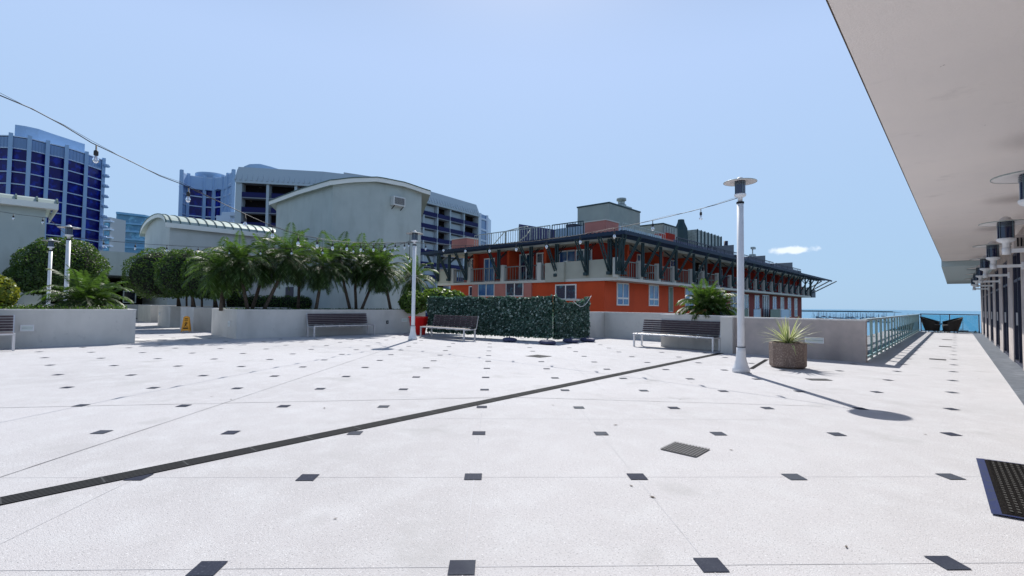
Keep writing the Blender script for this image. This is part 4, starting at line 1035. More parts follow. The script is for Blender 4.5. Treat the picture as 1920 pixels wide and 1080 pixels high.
# ================================================================== TOWERS
def facade(t, pts, z0, z1, floors, fin, fin_d, glass, slabmat, finmat, mull=0, bandh=.5, inset=.0, top_light=True):
    """pts: list of (x,y) world plan points along the visible front, left to right"""
    Pm_ = [Vector(tomw((p[0], p[1], 0)))for p in pts]
    for p in Pm_: p.z = 0
    hf = (z1-z0)/floors
    m2 = MB(); fr = []
    for a, b_ in zip(Pm_[:-1], Pm_[1:]):
        d = (b_-a).normalized(); n_ = Vector((d.y, -d.x, 0))
        if n_.dot(a) > 0: n_ = -n_
        fr.append((a, b_, d, n_)); a0 = a - n_*.35; b0 = b_ - n_*.35
        g_ = MB(); g_.face([(a0.x, a0.y, z0), (b0.x, b0.y, z0), (b0.x, b0.y, z1), (a0.x, a0.y, z1)]); g_.build('window_bay', glass, t)
        for k in range(1, mull+1):
            c = a + (b_-a)*k/(mull+1) - n_*.3; m2.box(c.x-.05, c.x+.05, c.y-.05, c.y+.05, z0, z1)
    for k in range(floors+1):
        z = z0+hf*k; s2 = MB()
        for a, b_, d, n_ in fr:
            q = [a+n_*.05, b_+n_*.05]; i0, i1 = a-n_*.4, b_-n_*.4
            s2.prism([(q[0].x, q[0].y), (q[1].x, q[1].y), (i1.x, i1.y), (i0.x, i0.y)], z-bandh/2, z+bandh/2)
        s2.build('floor_band', slabmat, t)
    for p in Pm_: f_ = MB(); f_.bar((p.x, p.y, z0), (p.x, p.y, z1+.6), fin, fin_d); f_.build('fin', finmat, t)
    if mull: m2.build('mullions', slabmat, t)
def at_u(u, Y): p = on_Y(u, 500, Y); v = mw(p[0], p[1]); return (v.x, v.y)
# blue glass tower, left
pts = [at_u(u, Y) for u, Y in ((-75, 121), (-30, 119), (8, 119), (44, 121), (79, 124.5), (115, 128), (153, 133.5), (186, 139.5))]
t = thing('glass_tower', 'tall curved dark blue glass tower with pale fins at the left border', 'tower', tomw((*pts[3], -18)))
facade(t, pts, -18, 42.5, 20, 1.3, .8, twglass, twconc2, twconc, mull=0, bandh=.24)
s = MB(); pl = [tomw((*p, 0))[:2] for p in pts]; bk_ = [(p[0]*1.13, p[1]*1.13) for p in pl]
s.prism([(p[0]*1.006, p[1]*1.006) for p in pl]+bk_[::-1], -18, 42.3); s.build('tower_body', twconc, t)
s = MB(); pq = [at_u(u, Y+4) for u, Y in ((15, 119), (35, 120), (60, 122), (90, 126), (120, 130), (149, 134))]; pl = [tomw((*p, 0))[:2] for p in pq]
s.prism(pl+[(p[0]*1.06, p[1]*1.06) for p in pl][::-1], 42.31, 46.8); s.build('crown_wall', twconc, t)
s = MB()
for a, b_ in zip(pts[:-1], pts[1:]):
    A2_, B2_ = Vector(tomw((*a, 0))), Vector(tomw((*b_, 0))); d = (B2_-A2_).normalized(); n_ = Vector((d.y, -d.x, 0)); n_ = -n_ if n_.dot(A2_) > 0 else n_
    a0 = A2_+n_*.0; b0 = B2_+n_*.0
    s.face([(a0.x, a0.y, 39.5), (b0.x, b0.y, 39.5), (b0.x, b0.y, 42.2), (a0.x, a0.y, 42.2)])
    for k in range(1, 6): c = A2_+(B2_-A2_)*k/6+n_*.02; s.box(c.x-.06, c.x+.06, c.y-.06, c.y+.06, 39.5, 42.2)
s.build('top_glazing', twglass_l, t)
s = MB(); pe = tomw((*pts[-1], 0))
for k in range(19): z = 40.5-3.025*k; s = MB(); s.lathe([(0, z), (.7, z), (.9, z+.4), (.7, z+.8), (0, z+.8)], (pe[0]+.7, pe[1]+.6), 8, False); s.build('corner_balcony', twconc, t)

# second blue tower
pts = [at_u(u, Y) for u, Y in ((334, 140), (347, 144), (378, 146.5), (396, 147), (413, 145.5), (422, 143), (432, 139))]
t = thing('glass_tower', 'shorter blue glass tower with concave front beside the condo block', 'tower', tomw((*pts[2], -18)))
facade(t, pts, -18, 39.5, 19, 1.0, .8, twglass, twconc2, twconc, mull=0, bandh=.30)
s = MB()
pl = [tomw((*p, 0))[:2] for p in pts]
for a, b_ in zip(pl[:-1], pl[1:]): s.box(min(a[0], b_[0]), max(a[0], b_[0]), min(a[1], b_[1]), max(a[1], b_[1]), 35.6, 35.62); s.face([(a[0]*.999, a[1]*.999, 35.6), (b_[0]*.999, b_[1]*.999, 35.6), (b_[0]*.999, b_[1]*.999, 39.4), (a[0]*.999, a[1]*.999, 39.4)])
s.build('parapet_band', twconc, t)
s = MB(); q = tomw((*at_u(394, 152), 0)); s.lathe([(4.6, 33), (4.6, 40.8), (4.9, 41), (4.9, 41.6), (0, 41.8)], (q[0], q[1]), 28); s.build('roof_drum', twconc, t)
s = MB(); s.prism([(p[0]*1.004, p[1]*1.004) for p in pl]+[(p[0]*1.1, p[1]*1.1) for p in pl][::-1], -18, 39.3); s.build('tower_body', twconc, t)
s = MB(); q0, q1 = at_u(331, 134), at_u(437, 134); a, b_ = tomw((*q0, 0)), tomw((*q1, 0))
s.prism([(a[0], a[1]), (b_[0], b_[1]), (b_[0]-3, b_[1]+4), (a[0]-3, a[1]+4)], -18, 21.3+2.2); s.build('podium', twconc, t)
s = MB()
for u0, u1, z0_, z1_ in ((402, 428, 23.5, 25.4), (412, 434, 25.4, 26.4)):
    a, b_ = tomw((*at_u(u0, 133), 0)), tomw((*at_u(u1, 133), 0)); s.prism([(a[0], a[1]), (b_[0], b_[1]), (b_[0]-1.5, b_[1]+2), (a[0]-1.5, a[1]+2)], z0_, z1_)
s.build('roof_unit', twconc2, t)

# teal office block between
t = thing('office_building', 'low teal glass office block seen between the two left towers', 'building', tomw((*at_u(235, 205), -18)))
def blk(u0, u1, Y0, Y1, z0_, z1_, dep=14):
    a, b_ = tomw((*at_u(u0, Y0), 0)), tomw((*at_u(u1, Y1), 0)); return [(a[0], a[1]), (b_[0], b_[1]), (b_[0]-dep*.7, b_[1]+dep*.7), (a[0]-dep*.7, a[1]+dep*.7)], z0_, z1_
for u0, u1, zt in ((204, 272, 34.6), (214, 268, 39.6)):
    s = MB(); p_, z0_, z1_ = blk(u0, u1, 205, 212, -18, zt); s.prism(p_, z0_ if u0 == 204 else 34.61, z1_); s.build('glazing', midglass, t)
s = MB()
for z in [38.9, 34.9, 31.5, 28, 24.5, 21, 17.5, 14, 10.5]:
    p_, _, _ = blk(203 if z < 36 else 213, 273 if z < 36 else 269, 204, 211, 0, 0, 15); s.prism(p_, z-.35, z+.35)
s.build('floor_bands', midband, t)
s = MB()
for k in range(36):
    u = 204+68*k/35; q = tomw((*at_u(u, 204.6+7*k/35), 0)); s.box(q[0]-.12, q[0]+.12, q[1]-.12, q[1]+.12, 8, 28)
s.build('mullions', midband, t)
t = thing('white_tower', 'narrow pale balcony tower just right of the blue glass tower', 'tower', tomw((*at_u(195, 190), -18)))
s = MB(); p_, z0_, z1_ = blk(190, 203.5, 190, 190, -18, 34.5, 8); s.prism(p_, z0_, z1_); s.build('wall', condo, t)
for k in range(12): s = MB(); p_, _, _ = blk(189, 203.5, 189, 189, 0, 0, 2); s.prism(p_, 32.6-k*3.3, 33.1-k*3.3); s.build('balcony', twconc2, t)
for k in range(12): s = MB(); p_, _, _ = blk(192, 201, 189.6, 189.6, 0, 0, 1); s.prism(p_, 30.4-k*3.3, 32.2-k*3.3); s.build('window', midglass, t)

# long condo block with mansard
t = thing('condo_building', 'long grey condo block with dark balconies and pale ribbed mansard roof', 'building', tomw((*at_u(600, 113), -18)))
cp = [(437, 110), (600, 113.2), (670, 116.5), (790, 129), (897, 150)]
def seg_pts(u0, u1, k=1):
    us = [c[0] for c in cp]; Ys = [c[1] for c in cp]
    f = lambda u: 1/np.interp(u, us, [1/y for y in Ys])
    return at_u(u0, f(u0)), at_u(u1, f(u1))
CZ = 29.0; FH = 3.5
def condo_seg(u0, u1, off0, off1, z0_, z1_, mb):
    p, q = seg_pts(u0, u1); a, b_ = Vector(tomw((*p, 0))), Vector(tomw((*q, 0))); d = (b_-a).normalized(); n_ = Vector((d.y, -d.x, 0)); n_ = -n_ if n_.dot(a) > 0 else n_
    poly = [a+n_*off0, b_+n_*off0, b_+n_*off1, a+n_*off1]   # off0 outward
    mb.prism([(v.x, v.y) for v in poly], z0_, z1_)
rec, slb, rl, wl, pr, mn, rb = MB(), MB(), MB(), MB(), MB(), MB(), MB()
cells = [(437, 449), (449, 495), (505, 548), (554, 600), (600, 640), (640, 670), (670, 730), (730, 792), (792, 818), (819, 842), (843, 868), (869, 895)]
for u0, u1 in ((437, 600), (600, 670), (670, 790), (790, 897)): 
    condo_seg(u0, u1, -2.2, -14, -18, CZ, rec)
    p, q = seg_pts(u0, u1); a, b_ = Vector(tomw((*p, 0))), Vector(tomw((*q, 0))); d = (b_-a).normalized(); n_ = Vector((d.y, -d.x, 0)); n_ = -n_ if n_.dot(a) > 0 else n_
    a0, b0 = a+n_*.5, b_+n_*.5; a1, b1 = a-n_*1.2, b_-n_*1.2; a2_, b2 = a-n_*13, b_-n_*13; zt = CZ+4.0
    mn.face([(a0.x, a0.y, CZ+.2), (b0.x, b0.y, CZ+.2), (b1.x, b1.y, zt), (a1.x, a1.y, zt)]); mn.face([(a1.x, a1.y, zt), (b1.x, b1.y, zt), (b2.x, b2.y, zt), (a2_.x, a2_.y, zt)])
    mn.face([(a0.x, a0.y, CZ-.1), (b0.x, b0.y, CZ-.1), (b0.x, b0.y, CZ+.2), (a0.x, a0.y, CZ+.2)]); 
    if u1 == 897: mn.face([(b0.x, b0.y, CZ+.2), (b2.x, b2.y, CZ+.2), (b2.x, b2.y, zt), (b1.x, b1.y, zt)])
    Ls = (b_-a).length; k = 0
    while k < Ls: c0_, c1_ = a0+d*k, a1+d*k; rb.bar((c0_.x, c0_.y, CZ+.5), (c1_.x, c1_.y, zt-.6), .28, .22); k += 1.15
for k in range(14):
    b_ = MB()
    for u0, u1 in ((437, 600), (600, 670), (670, 790), (790, 897)): condo_seg(u0, u1, 0, -2.2, CZ-.05-FH*k, CZ+.2-FH*k, b_)
    b_.build('floor_slab', condoslab, t)
for i, (u0, u1) in enumerate(cells[1:]):
    for k in range(9 if u0 > 780 else 5):
        z0_ = CZ+.2-FH*(k+1); b_ = MB(); condo_seg(u0, u1, .08, -.05, z0_+.02, z0_+1.15, b_); b_.build('balcony_rail', condorail, t)
        if (i % 2 == 1) and u0 > 780: b_ = MB(); condo_seg(u0, u0+(u1-u0)*.98, -1.0, -2.1, z0_, z0_+3.0, b_); b_.build('wall_panel', condowall, t)
    b_ = MB(); condo_seg(u1, u1+(5 if u0 < 600 else 2.2), .05, -2.2, -18, CZ, b_); b_.build('party_wall', condowall, t)
b_ = MB(); condo_seg(437, 449, .1, -2.2, -18, CZ, b_); b_.build('end_wall', condowall, t)
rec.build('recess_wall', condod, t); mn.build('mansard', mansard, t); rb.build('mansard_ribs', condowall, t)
s = MB(); p, q = at_u(442, 117), at_u(560, 120)
a, b_ = tomw((*p, 0)), tomw((*q, 0)); K = 12
us = [442+k*(560-442)/K for k in range(K+1)]; zs = np.interp(us, [442, 455, 480, 505, 530, 560], [33.5, 35.6, 35.8, 35.0, 33.9, 33.0])
pl = [tomw((*at_u(u, 118), 0)) for u in us]
s.prism([(p_[0], p_[1]) for p_ in pl]+[(p_[0]-3, p_[1]+5) for p_ in pl][::-1], 30, lambda p_: float(zs[min(range(len(pl)), key=lambda i: min((pl[i][0]-p_[0])**2+(pl[i][1]-p_[1])**2, (pl[i][0]-3-p_[0])**2+(pl[i][1]+5-p_[1])**2))]))
s.build('roof_drum', twconc, t)
s = MB(); pl = [tomw((*at_u(u, Y), 0)) for u, Y in ((640, 122), (722, 128), (796, 140))]
s.prism([(p_[0], p_[1]) for p_ in pl]+[(p_[0]-5, p_[1]+8) for p_ in pl][::-1], 30, 35.0); s.build('roof_block', condo, t)
s = MB(); a, b_ = tomw((*at_u(898, 152), 0)), tomw((*at_u(911, 156), 0)); s.prism([(a[0], a[1]), (b_[0], b_[1]), (b_[0]-5, b_[1]+7), (a[0]-5, a[1]+7)], -18, 30.5); s.build('corner_bay', twglass_l, t)
s = MB(); s.bar((a[0], a[1], -18), (a[0], a[1], 30.6), .8); s.bar((b_[0], b_[1], -18), (b_[0], b_[1], 30.6), .8)
for k in range(9): s.bar((a[0], a[1], 29-3.5*k), (b_[0], b_[1], 29-3.5*k), .6)
s.build('corner_frame', twconc2, t)

# ================================================================== BOATS
def make_boat():
    t = thing('sailboat', '', 'sailboat', (0, 0, 0), 'small sailboats moored on the bay')
    s = MB(); rows = []
    for k in range(9):
        f = k/8; wd_ = 1.5*math.sin(math.pi*min(1, .18+f*.82))**.7 if k < 8 else .05; x_ = -5+10*f
        rows.append([(x_, -wd_, 1.1+.3*f), (x_, -wd_*.7, 0), (x_, wd_*.7, 0), (x_, wd_, 1.1+.3*f)])
    for k in range(8):
        for j in range(3): s.face([rows[k][j], rows[k][j+1], rows[k+1][j+1], rows[k+1][j]])
        s.face([rows[k][3], rows[k][0], rows[k+1][0], rows[k+1][3]])
    s.face(rows[0][::-1]); s.build('hull', hullm, t)
    s = MB(); s.prism([(-2.5, -.8), (1.5, -.6), (1.5, .6), (-2.5, .8)], 1.2, 1.9); s.build('cabin', hullw, t)
    s = MB(); s.tube([(.4, 0, 1.2), (.4, 0, 13)], [.30, .24], 5); s.tube([(.4, 0, 2.6), (-4, 0, 2.5)], .28, 5); s.tube([(4.8, 0, 1.4), (.4, 0, 12.6)], .04, 3); s.tube([(-4.8, 0, 1.2), (.4, 0, 12.9)], .04, 3); s.build('mast', mastm, t)
    return t
bt_ = make_boat(); SEA = -18.45
def sea_pt(u, dist):
    d = ray(u, 585); k = dist/math.hypot(d.x, d.y); return tomw(CAM + d*k)
blist = []
for k in range(56):
    u = 1526+ (1650-1526)*((k*.618) % 1); blist.append((u+rng.uniform(-2, 2), rng.uniform(820, 1500)))
for k in range(10): blist.append((rng.uniform(1650, 1725), rng.uniform(900, 1700)))
special = [((1762, 900), 'sailboat seen through the end glass between the two wicker chairs'), ((1804, 620), 'dark sailboat nearest the right building, seen through the end glass'), ((1795, 800), 'small dinghy-sized sailboat behind the right end of the glass railing')]
first = True
for (u, D_), lb in [(b__, None) for b__ in blist] + special:
    o = bt_ if first else copy_tree(bt_); first = False
    p_ = sea_pt(u, D_); place(o, (p_[0], p_[1], SEA), rng.uniform(-.9, .9)+R(20)); sc_ = rng.uniform(.7, 1.15) if lb is None else (1.1 if D_ > 850 else .85 if D_ < 700 else .5); o.scale = (sc_,)*3
    o['label'] = lb or 'small moored sailboat with bare mast in the crowded anchorage'
    if lb: del o['group']

# ================================================================== VEGETATION
def clump(name, label, cat, centers, n_, size, mat, at, trunk=None, group=None, inner=True, flat=None, jit=.8):
    """centers: list of (m,w,z,rx,ry,rz); leaves spread on and just inside the ellipsoids"""
    t = thing(name, label, cat, at, group)
    tot = sum(c[3]*c[4]+c[4]*c[5] for c in centers); C = []; Nn = []
    for c in centers:
        k = int(n_*(c[3]*c[4]+c[4]*c[5])/tot); d = nr.normal(0, 1, (k, 3)); d /= np.linalg.norm(d, axis=1)[:, None]
        bump_ = 1 + .035*np.sin(d[:, 0]*9+d[:, 2]*7) + .03*np.sin(d[:, 1]*13+1)
        r_ = (1-np.abs(nr.normal(0, .05, k)))*bump_ + (nr.random(k) < .04)*.04
        C.append(np.array(c[:3]) + d*np.array(c[3:])*r_[:, None]); Nn.append(d)
    C = np.concatenate(C); Nn = np.concatenate(Nn)
    keep = np.ones(len(C), bool)
    for c in centers:
        q = (((C-np.array(c[:3]))/np.array(c[3:]))**2).sum(1); keep &= q > .72
    if flat is not None: C[:, 2] = np.where(C[:, 2] < flat, flat + nr.normal(0, .06, len(C)), C[:, 2])
    C = C[keep]; Nn = Nn[keep]
    quads_obj('foliage', leaf_quads(C, Nn, size, jit, .62), mat, t)
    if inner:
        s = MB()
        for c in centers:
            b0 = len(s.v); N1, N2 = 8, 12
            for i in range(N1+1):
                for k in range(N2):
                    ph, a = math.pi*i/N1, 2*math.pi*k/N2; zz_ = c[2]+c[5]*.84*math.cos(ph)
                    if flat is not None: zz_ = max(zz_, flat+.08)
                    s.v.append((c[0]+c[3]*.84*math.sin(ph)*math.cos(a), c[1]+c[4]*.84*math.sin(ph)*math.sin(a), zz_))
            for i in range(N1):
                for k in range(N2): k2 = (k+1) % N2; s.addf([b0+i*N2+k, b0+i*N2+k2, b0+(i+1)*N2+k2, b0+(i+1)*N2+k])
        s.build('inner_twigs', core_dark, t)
    if trunk:
        s = MB()
        for pts_, r_ in trunk: s.tube(pts_, r_, 8)
        s.build('trunk', bark, t)
    return t
# big round clipped tree at left
c_ = on_m(116, 520, -31.5)
cx, cw = c_[0], c_[1]
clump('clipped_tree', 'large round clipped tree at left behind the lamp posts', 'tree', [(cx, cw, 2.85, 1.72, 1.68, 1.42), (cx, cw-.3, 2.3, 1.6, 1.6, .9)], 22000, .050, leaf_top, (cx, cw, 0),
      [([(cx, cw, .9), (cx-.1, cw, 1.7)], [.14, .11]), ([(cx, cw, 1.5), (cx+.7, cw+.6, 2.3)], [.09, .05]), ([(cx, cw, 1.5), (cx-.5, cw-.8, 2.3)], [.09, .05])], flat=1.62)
# clipped hedge trees right of the doorway
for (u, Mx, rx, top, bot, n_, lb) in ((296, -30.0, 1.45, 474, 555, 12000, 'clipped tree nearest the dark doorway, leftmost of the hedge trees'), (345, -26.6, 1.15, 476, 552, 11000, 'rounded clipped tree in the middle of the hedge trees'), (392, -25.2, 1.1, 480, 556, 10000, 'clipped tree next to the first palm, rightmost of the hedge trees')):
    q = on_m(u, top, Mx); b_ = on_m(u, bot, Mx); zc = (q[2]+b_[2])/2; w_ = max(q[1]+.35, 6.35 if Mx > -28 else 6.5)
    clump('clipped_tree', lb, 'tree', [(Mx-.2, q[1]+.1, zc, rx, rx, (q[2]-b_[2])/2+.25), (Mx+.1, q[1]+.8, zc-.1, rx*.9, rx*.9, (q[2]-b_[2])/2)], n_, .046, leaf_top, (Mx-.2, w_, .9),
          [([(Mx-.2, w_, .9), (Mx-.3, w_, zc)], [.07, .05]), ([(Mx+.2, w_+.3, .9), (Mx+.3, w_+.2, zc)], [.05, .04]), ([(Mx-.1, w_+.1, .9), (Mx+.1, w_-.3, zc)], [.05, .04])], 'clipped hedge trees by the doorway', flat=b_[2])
# hedge row behind the palms (low, dark)
clump('low_hedge', 'low dark clipped hedge behind the trunks of the first palms', 'hedge', [(-26.5+.0, 8.2+k*.8, 1.25, .6, .6, .42) for k in range(6)], 6000, .04, leaf_top, (-26.5, 10, .9))
# ground cover on planter A: strip of small leaves
t = thing('ground_cover', 'low clipped green ground cover along the top of the long left planter', 'ground cover', (-19.6, -3, .96)); t['kind'] = 'stuff'
n_ = 16000; C = np.stack([nr.uniform(-20.9, -18.3, n_), nr.uniform(-6, 2.7, n_), .98+np.abs(nr.normal(.05, .045, n_))], 1)
quads_obj('foliage', leaf_quads(C, np.tile([0, 0, 1.], (n_, 1)), .03, .8), leaf_top, t)
t = thing('ground_cover', 'sparse dark ground cover between the palm trunks', 'ground cover', (-19.6, 9, .96)); t['kind'] = 'stuff'
n_ = 7000; C = np.stack([nr.uniform(-20.8, -18.4, n_), nr.uniform(5.9, 13.3, n_), .96+np.abs(nr.normal(.02, .03, n_))], 1)
quads_obj('foliage', leaf_quads(C, np.tile([0, 0, 1.], (n_, 1)), .028, .9), leaf_top, t)

def palm(label, base, crown, r_=1.05, nf=34, leaf=leaf_palm, group='feathery palms in the planter', th=.06, low=-35, name='palm_tree', extra_stem=None):
    t = thing(name, label, 'palm', base, group)
    B, C0 = Vector(base), Vector(crown)
    if (C0-B).length > .35:
        s = MB(); mid = (B+C0)/2 + Vector((rng.uniform(-.08, .08), rng.uniform(-.08, .08), -.05)); pts_ = [B.lerp(mid, k/4*1.0) if k < 4 else mid for k in range(5)] + [mid.lerp(C0, k/4) for k in range(1, 5)]
        s.tube(pts_, [th*(1.1-.2*k/8+.06*(k % 2)) for k in range(9)], 8); s.build('trunk', bark, t)
    Q = []; st = MB()
    for f in range(nf):
        az = f*2.39996+rng.uniform(-.2, .2); fr = (f+.5)/nf; el = R(84-(84-low)*fr**.85+rng.uniform(-9, 9)); Lf = r_*rng.uniform(.9, 1.22)*(.8+.35*math.sin(math.pi*min(1, fr+.15)))
        P_ = C0.copy(); d = Vector((math.cos(az)*math.cos(el), math.sin(az)*math.cos(el), math.sin(el))); seg = 12; spine = [P_.copy()]; dirs = [d.copy()]
        for k in range(seg):
            P_ = P_ + d*Lf/seg; g_ = .07+.17*(k/seg); d = (d + Vector((0, 0, -g_))).normalized(); spine.append(P_.copy()); dirs.append(d.copy())
        st.tube(spine[::2], [.011, .010, .009, .007, .006, .004, .003], 3, False)
        nl = 30
        for k in range(nl):
            s_ = .14+.86*k/nl; x_ = s_*seg; i = min(int(x_), seg-1); p = spine[i].lerp(spine[i+1], x_-i); d = dirs[i]
            side = d.cross(Vector((0, 0, 1))); side = side.normalized() if side.length > .05 else Vector((-math.sin(az), math.cos(az), 0)); upd = side.cross(d)
            ll = .27*r_*(math.sin(math.pi*(.12+.85*s_))**.6)*rng.uniform(.85, 1.1)
            for sg in (-1, 1):
                dl = (side*sg*1.0 + d*.65 + upd*rng.uniform(-.05, .25) + Vector((0, 0, -.28))).normalized(); wv = d*.015+upd*.004
                tip = p+dl*ll+Vector((0, 0, -.04*r_)); md = p+dl*ll*.5
                Q.append(((p-wv*.5)[:], (md-wv)[:], tip[:], (md+wv)[:]))
    quads_obj('fronds', Q, leaf, t); st.build('frond_stems', leaf, t)
    return t
PL_ = [(414, 414, 505, -19.6, 'leftmost palm of the planter row, its fronds touching the clipped tree'), (465, 446, 488, -19.3, 'second palm from the left with fronds arching left'), (472, 497, 486, -19.9, 'third palm from the left, crown behind its neighbours'),
       (494, 540, 478, -19.3, 'palm with leaning trunk and tall upright fronds in the middle left'), (559, 562, 486, -20.2, 'tall palm behind, its top above the string lights'), (592, 603, 495, -19.0, 'palm with bright yellowish fronds and one curved trunk'),
       (657, 640, 482, -19.5, 'palm with two near vertical trunks left of centre of the group'), (668, 676, 486, -19.7, 'palm crown between the paired trunks and the crossing trunks'), (677, 705, 496, -19.2, 'palm whose trunk leans right, over the right end of the bench'),
       (733, 712, 503, -18.8, 'palm whose trunk leans left, drooping fronds by the second lamp post'), (756, 776, 516, -19.4, 'last palm of the row, behind the second lamp post')]
for (ub, uc, vc_, Mx, lb) in PL_:
    b_ = on_m(ub, 577, Mx); c_ = on_m(uc, vc_+4, Mx); palm(lb, (Mx, b_[1], .95), (Mx+rng.uniform(-.2, .2), c_[1], c_[2]), rng.uniform(1.05, 1.3), rng.randint(42, 56), low=-rng.uniform(55, 78))
# extra stems without fronds read in the photo as paired trunks
b_ = on_m(155, 556, -19.6)
palm('low bushy palm in the left planter in front of the round clipped tree', (-19.7, b_[1], .95), (-19.7, b_[1], 1.22), 1.12, 40, low=-8, group=None)
b_ = on_m(186, 556, -20.2)
palm('small palm right of the low bushy palm in the left planter', (-20.2, b_[1]+.05, .95), (-20.2, b_[1]+.05, 1.25), .85, 26, low=-5, group=None)
clump('croton_bush', 'yellow green croton bush cut by the left border', 'bush', [(-19.4, on_m(-6, 555, -19.4)[1], 1.42, .5, .42, .5)], 2600, .055, leaf_yel, (-19.4, on_m(-6, 555, -19.4)[1], .95))
q = on_m(1322, 585, 0) if False else on_w(1322, 575, 15.35)
palm('bushy green palm in the planter behind the right bench', (q[0], 15.3, .98), (q[0], 15.3, 1.24), .88, 54, low=0, group=None)
b2_ = palm('second stem clump of the bushy palm behind the right bench, reaching right', (q[0]+.35, 15.45, .98), (q[0]+.35, 15.45, 1.16), .72, 34, low=-2, group=None)
q = on_ground(815, 560, .9)
p0 = on_Y(822, 556, 21.5)
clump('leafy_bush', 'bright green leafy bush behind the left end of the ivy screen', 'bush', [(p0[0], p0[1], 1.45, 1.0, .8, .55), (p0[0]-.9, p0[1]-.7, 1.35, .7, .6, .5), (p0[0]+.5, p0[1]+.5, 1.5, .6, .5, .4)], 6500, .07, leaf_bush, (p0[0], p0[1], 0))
c_ = on_ground(812, 612); 
# trees on the shore beyond the walkway end
for k in range(26):
    u = 1745+ (1850-1745)*k/25; D_ = rng.uniform(285, 320); p_ = sea_pt(u, D_); h_ = rng.uniform(7.6, 9.8); a_ = MB()
    t = thing('shore_tree', 'dark rounded tree on the shore seen low through the end glass', 'tree', (p_[0], p_[1], -18), 'trees along the shore')
    cc = []; n_ = 420
    d = nr.normal(0, 1, (n_, 3)); d /= np.linalg.norm(d, axis=1)[:, None]; r_ = nr.uniform(.55, 1.0, n_)[:, None]
    C = np.array([p_[0], p_[1], -18+h_*.65]) + d*r_*np.array([3.2, 3.2, h_*.38]); quads_obj('crown', leaf_quads(C, d, .42, .8), leaf_far, t)
    a_.tube([(p_[0], p_[1], -18), (p_[0], p_[1], -18+h_*.6)], [.3, .18], 6); a_.build('trunk', bark, t)

# ================================================================== STRING LIGHTS
def string_light(label, pts3, bulbs, group='festoon string lights', r_=.0065, drop=.07):
    """pts3: world points; bulbs: fractions along"""
    P_ = [Vector(p) for p in pts3]; Ls = [0]
    for a, b_ in zip(P_[:-1], P_[1:]): Ls.append(Ls[-1]+(b_-a).length)
    mid = tomw(P_[len(P_)//2]); t = thing('string_light', label, 'string light', mid, group)
    s = MB(); s.tube([tomw(p) for p in P_], r_, 5, False)
    # thinner carrier wire
    s.tube([(lambda q: (q[0], q[1], q[2]+.012+.02*math.sin(k*2.1)))(tomw(p)) for k, p in enumerate(P_)], .003, 3, False); s.build('cable', cable, t)
    for f in bulbs:
        x_ = f*Ls[-1]; i = max(j for j in range(len(Ls)-1) if Ls[j] <= x_+1e-6); q = P_[i].lerp(P_[i+1], (x_-Ls[i])/(Ls[i+1]-Ls[i])); q = tomw(q)
        b_ = MB(); z = q[2]; c = (q[0]+rng.uniform(-.008, .008), q[1])
        b_.lathe([(0, z), (.009, z), (.009, z-drop), (.022, z-drop-.005), (.026, z-drop-.02), (.026, z-drop-.065), (.018, z-drop-.075), (0, z-drop-.075)], c, 8); so_ = b_.build('socket', cable, t)
        zz_ = z-drop-.073
        b_ = MB(); b_.lathe([(.014, zz_), (.022, zz_-.02), (.034, zz_-.045), (.036, zz_-.062), (.028, zz_-.085), (.012, zz_-.098), (0, zz_-.1)], c, 12); bb = b_.build('bulb', bulbm, so_)
        b_ = MB(); b_.lathe([(.006, zz_), (.008, zz_-.05), (.003, zz_-.055)], c, 5); b_.build('filament_stem', whitehat, so_)
    return t
def W3(m_, w_, z): return mw(m_, w_, z)
def uvY(u, v, Y): return CAM + ray(u, v)*(Y/ray(u, v).y)
L1, L2, L3, L4 = [W3(a[0][0], a[0][1], 3.50) for a in LAMPS]
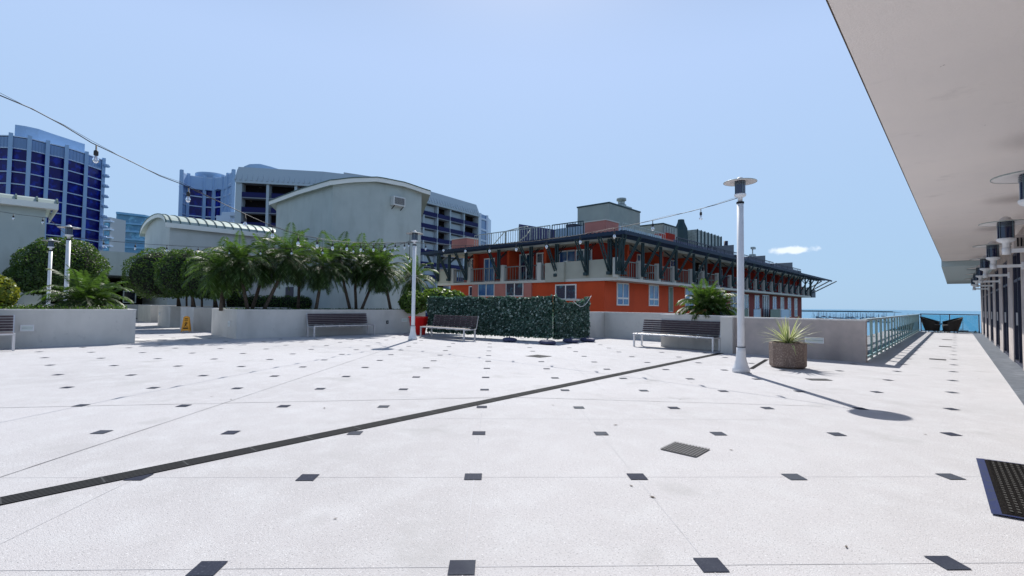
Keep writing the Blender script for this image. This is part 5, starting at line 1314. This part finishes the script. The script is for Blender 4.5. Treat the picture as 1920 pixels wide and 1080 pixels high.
# near string from upper left to second lamp
s1 = [(-60, 152, 5.0), (0, 179, 5.25), (60, 204, 5.55), (120, 236, 5.88), (172, 268, 6.23), (240, 300, 6.72), (300, 330, 7.2), (340, 345, 7.55), (450, 397, 8.9), (510, 424, 9.8), (560, 441, 10.7), (620, 451, 12.0), (690, 457, 13.9), (745, 455, 15.8)]
string_light('nearest string of bulbs sweeping down from the upper left corner', [uvY(*p) for p in s1]+[L2+Vector((-.06, -.06, 0))], [.108, .225, .335, .40, .47, .53, .585, .64, .70, .76, .82, .88, .94])
s2 = [(-70, 390, 18.5), (0, 397, 18.2), (35, 402, 18.0), (90, 409, 17.3)]
string_light('level string of bulbs coming in from the left border to the left lamp post', [uvY(*p) for p in s2]+[L3], [.40, .70])
def sag(A, B, s_, n_=16): return [A.lerp(B, k/n_) + Vector((0, 0, -4*s_*(k/n_)*(1-k/n_))) for k in range(n_+1)]
string_light('long level string of bulbs between the left lamp post and the second lamp post', sag(L3, L2, .30, 22), [.10, .19, .28, .37, .46, .55, .64, .73, .82, .91])
string_light('string of bulbs from the second lamp post up to the nearest lamp post', [L2]+sag(L2, L1, .42, 22)[1:-1]+[L1+Vector((-.12, 0, -.02)), L1+Vector((-.06, 0, .0))], [.06, .15, .25, .35, .45, .55, .65, .74, .83, .93])
string_light('short string of small bulbs sagging behind the palms to the second lamp post', [uvY(*p) for p in ((560, 446, 22), (605, 452, 21.6), (675, 463, 21), (723, 466, 20.2), (745, 461, 19.6), (767, 452, 18.8))]+[L2+Vector((0, .08, 0))], [.2, .42, .62, .8])
t = thing('hanging_bulb', 'single bulb hanging on a long cord beside the second lamp post', 'light bulb', tomw(L2+Vector((-.17, 0, 0))))
q = tomw(L2+Vector((-.17, 0, .1))); s = MB(); s.tube([(q[0]+.12, q[1]+.08, q[2]+.28), (q[0]+.02, q[1], q[2]+.30), (q[0], q[1], q[2]+.2), (q[0], q[1], q[2]-.65)], .010, 5); s.lathe([(.024, q[2]-.65), (.026, q[2]-.72), (.015, q[2]-.73)], (q[0], q[1]), 8); s.build('cord', cable, t)
s = MB(); s.lathe([(.014, q[2]-.73), (.036, q[2]-.79), (.03, q[2]-.82), (0, q[2]-.83)], (q[0], q[1]), 12); s.build('bulb', bulbm, t)
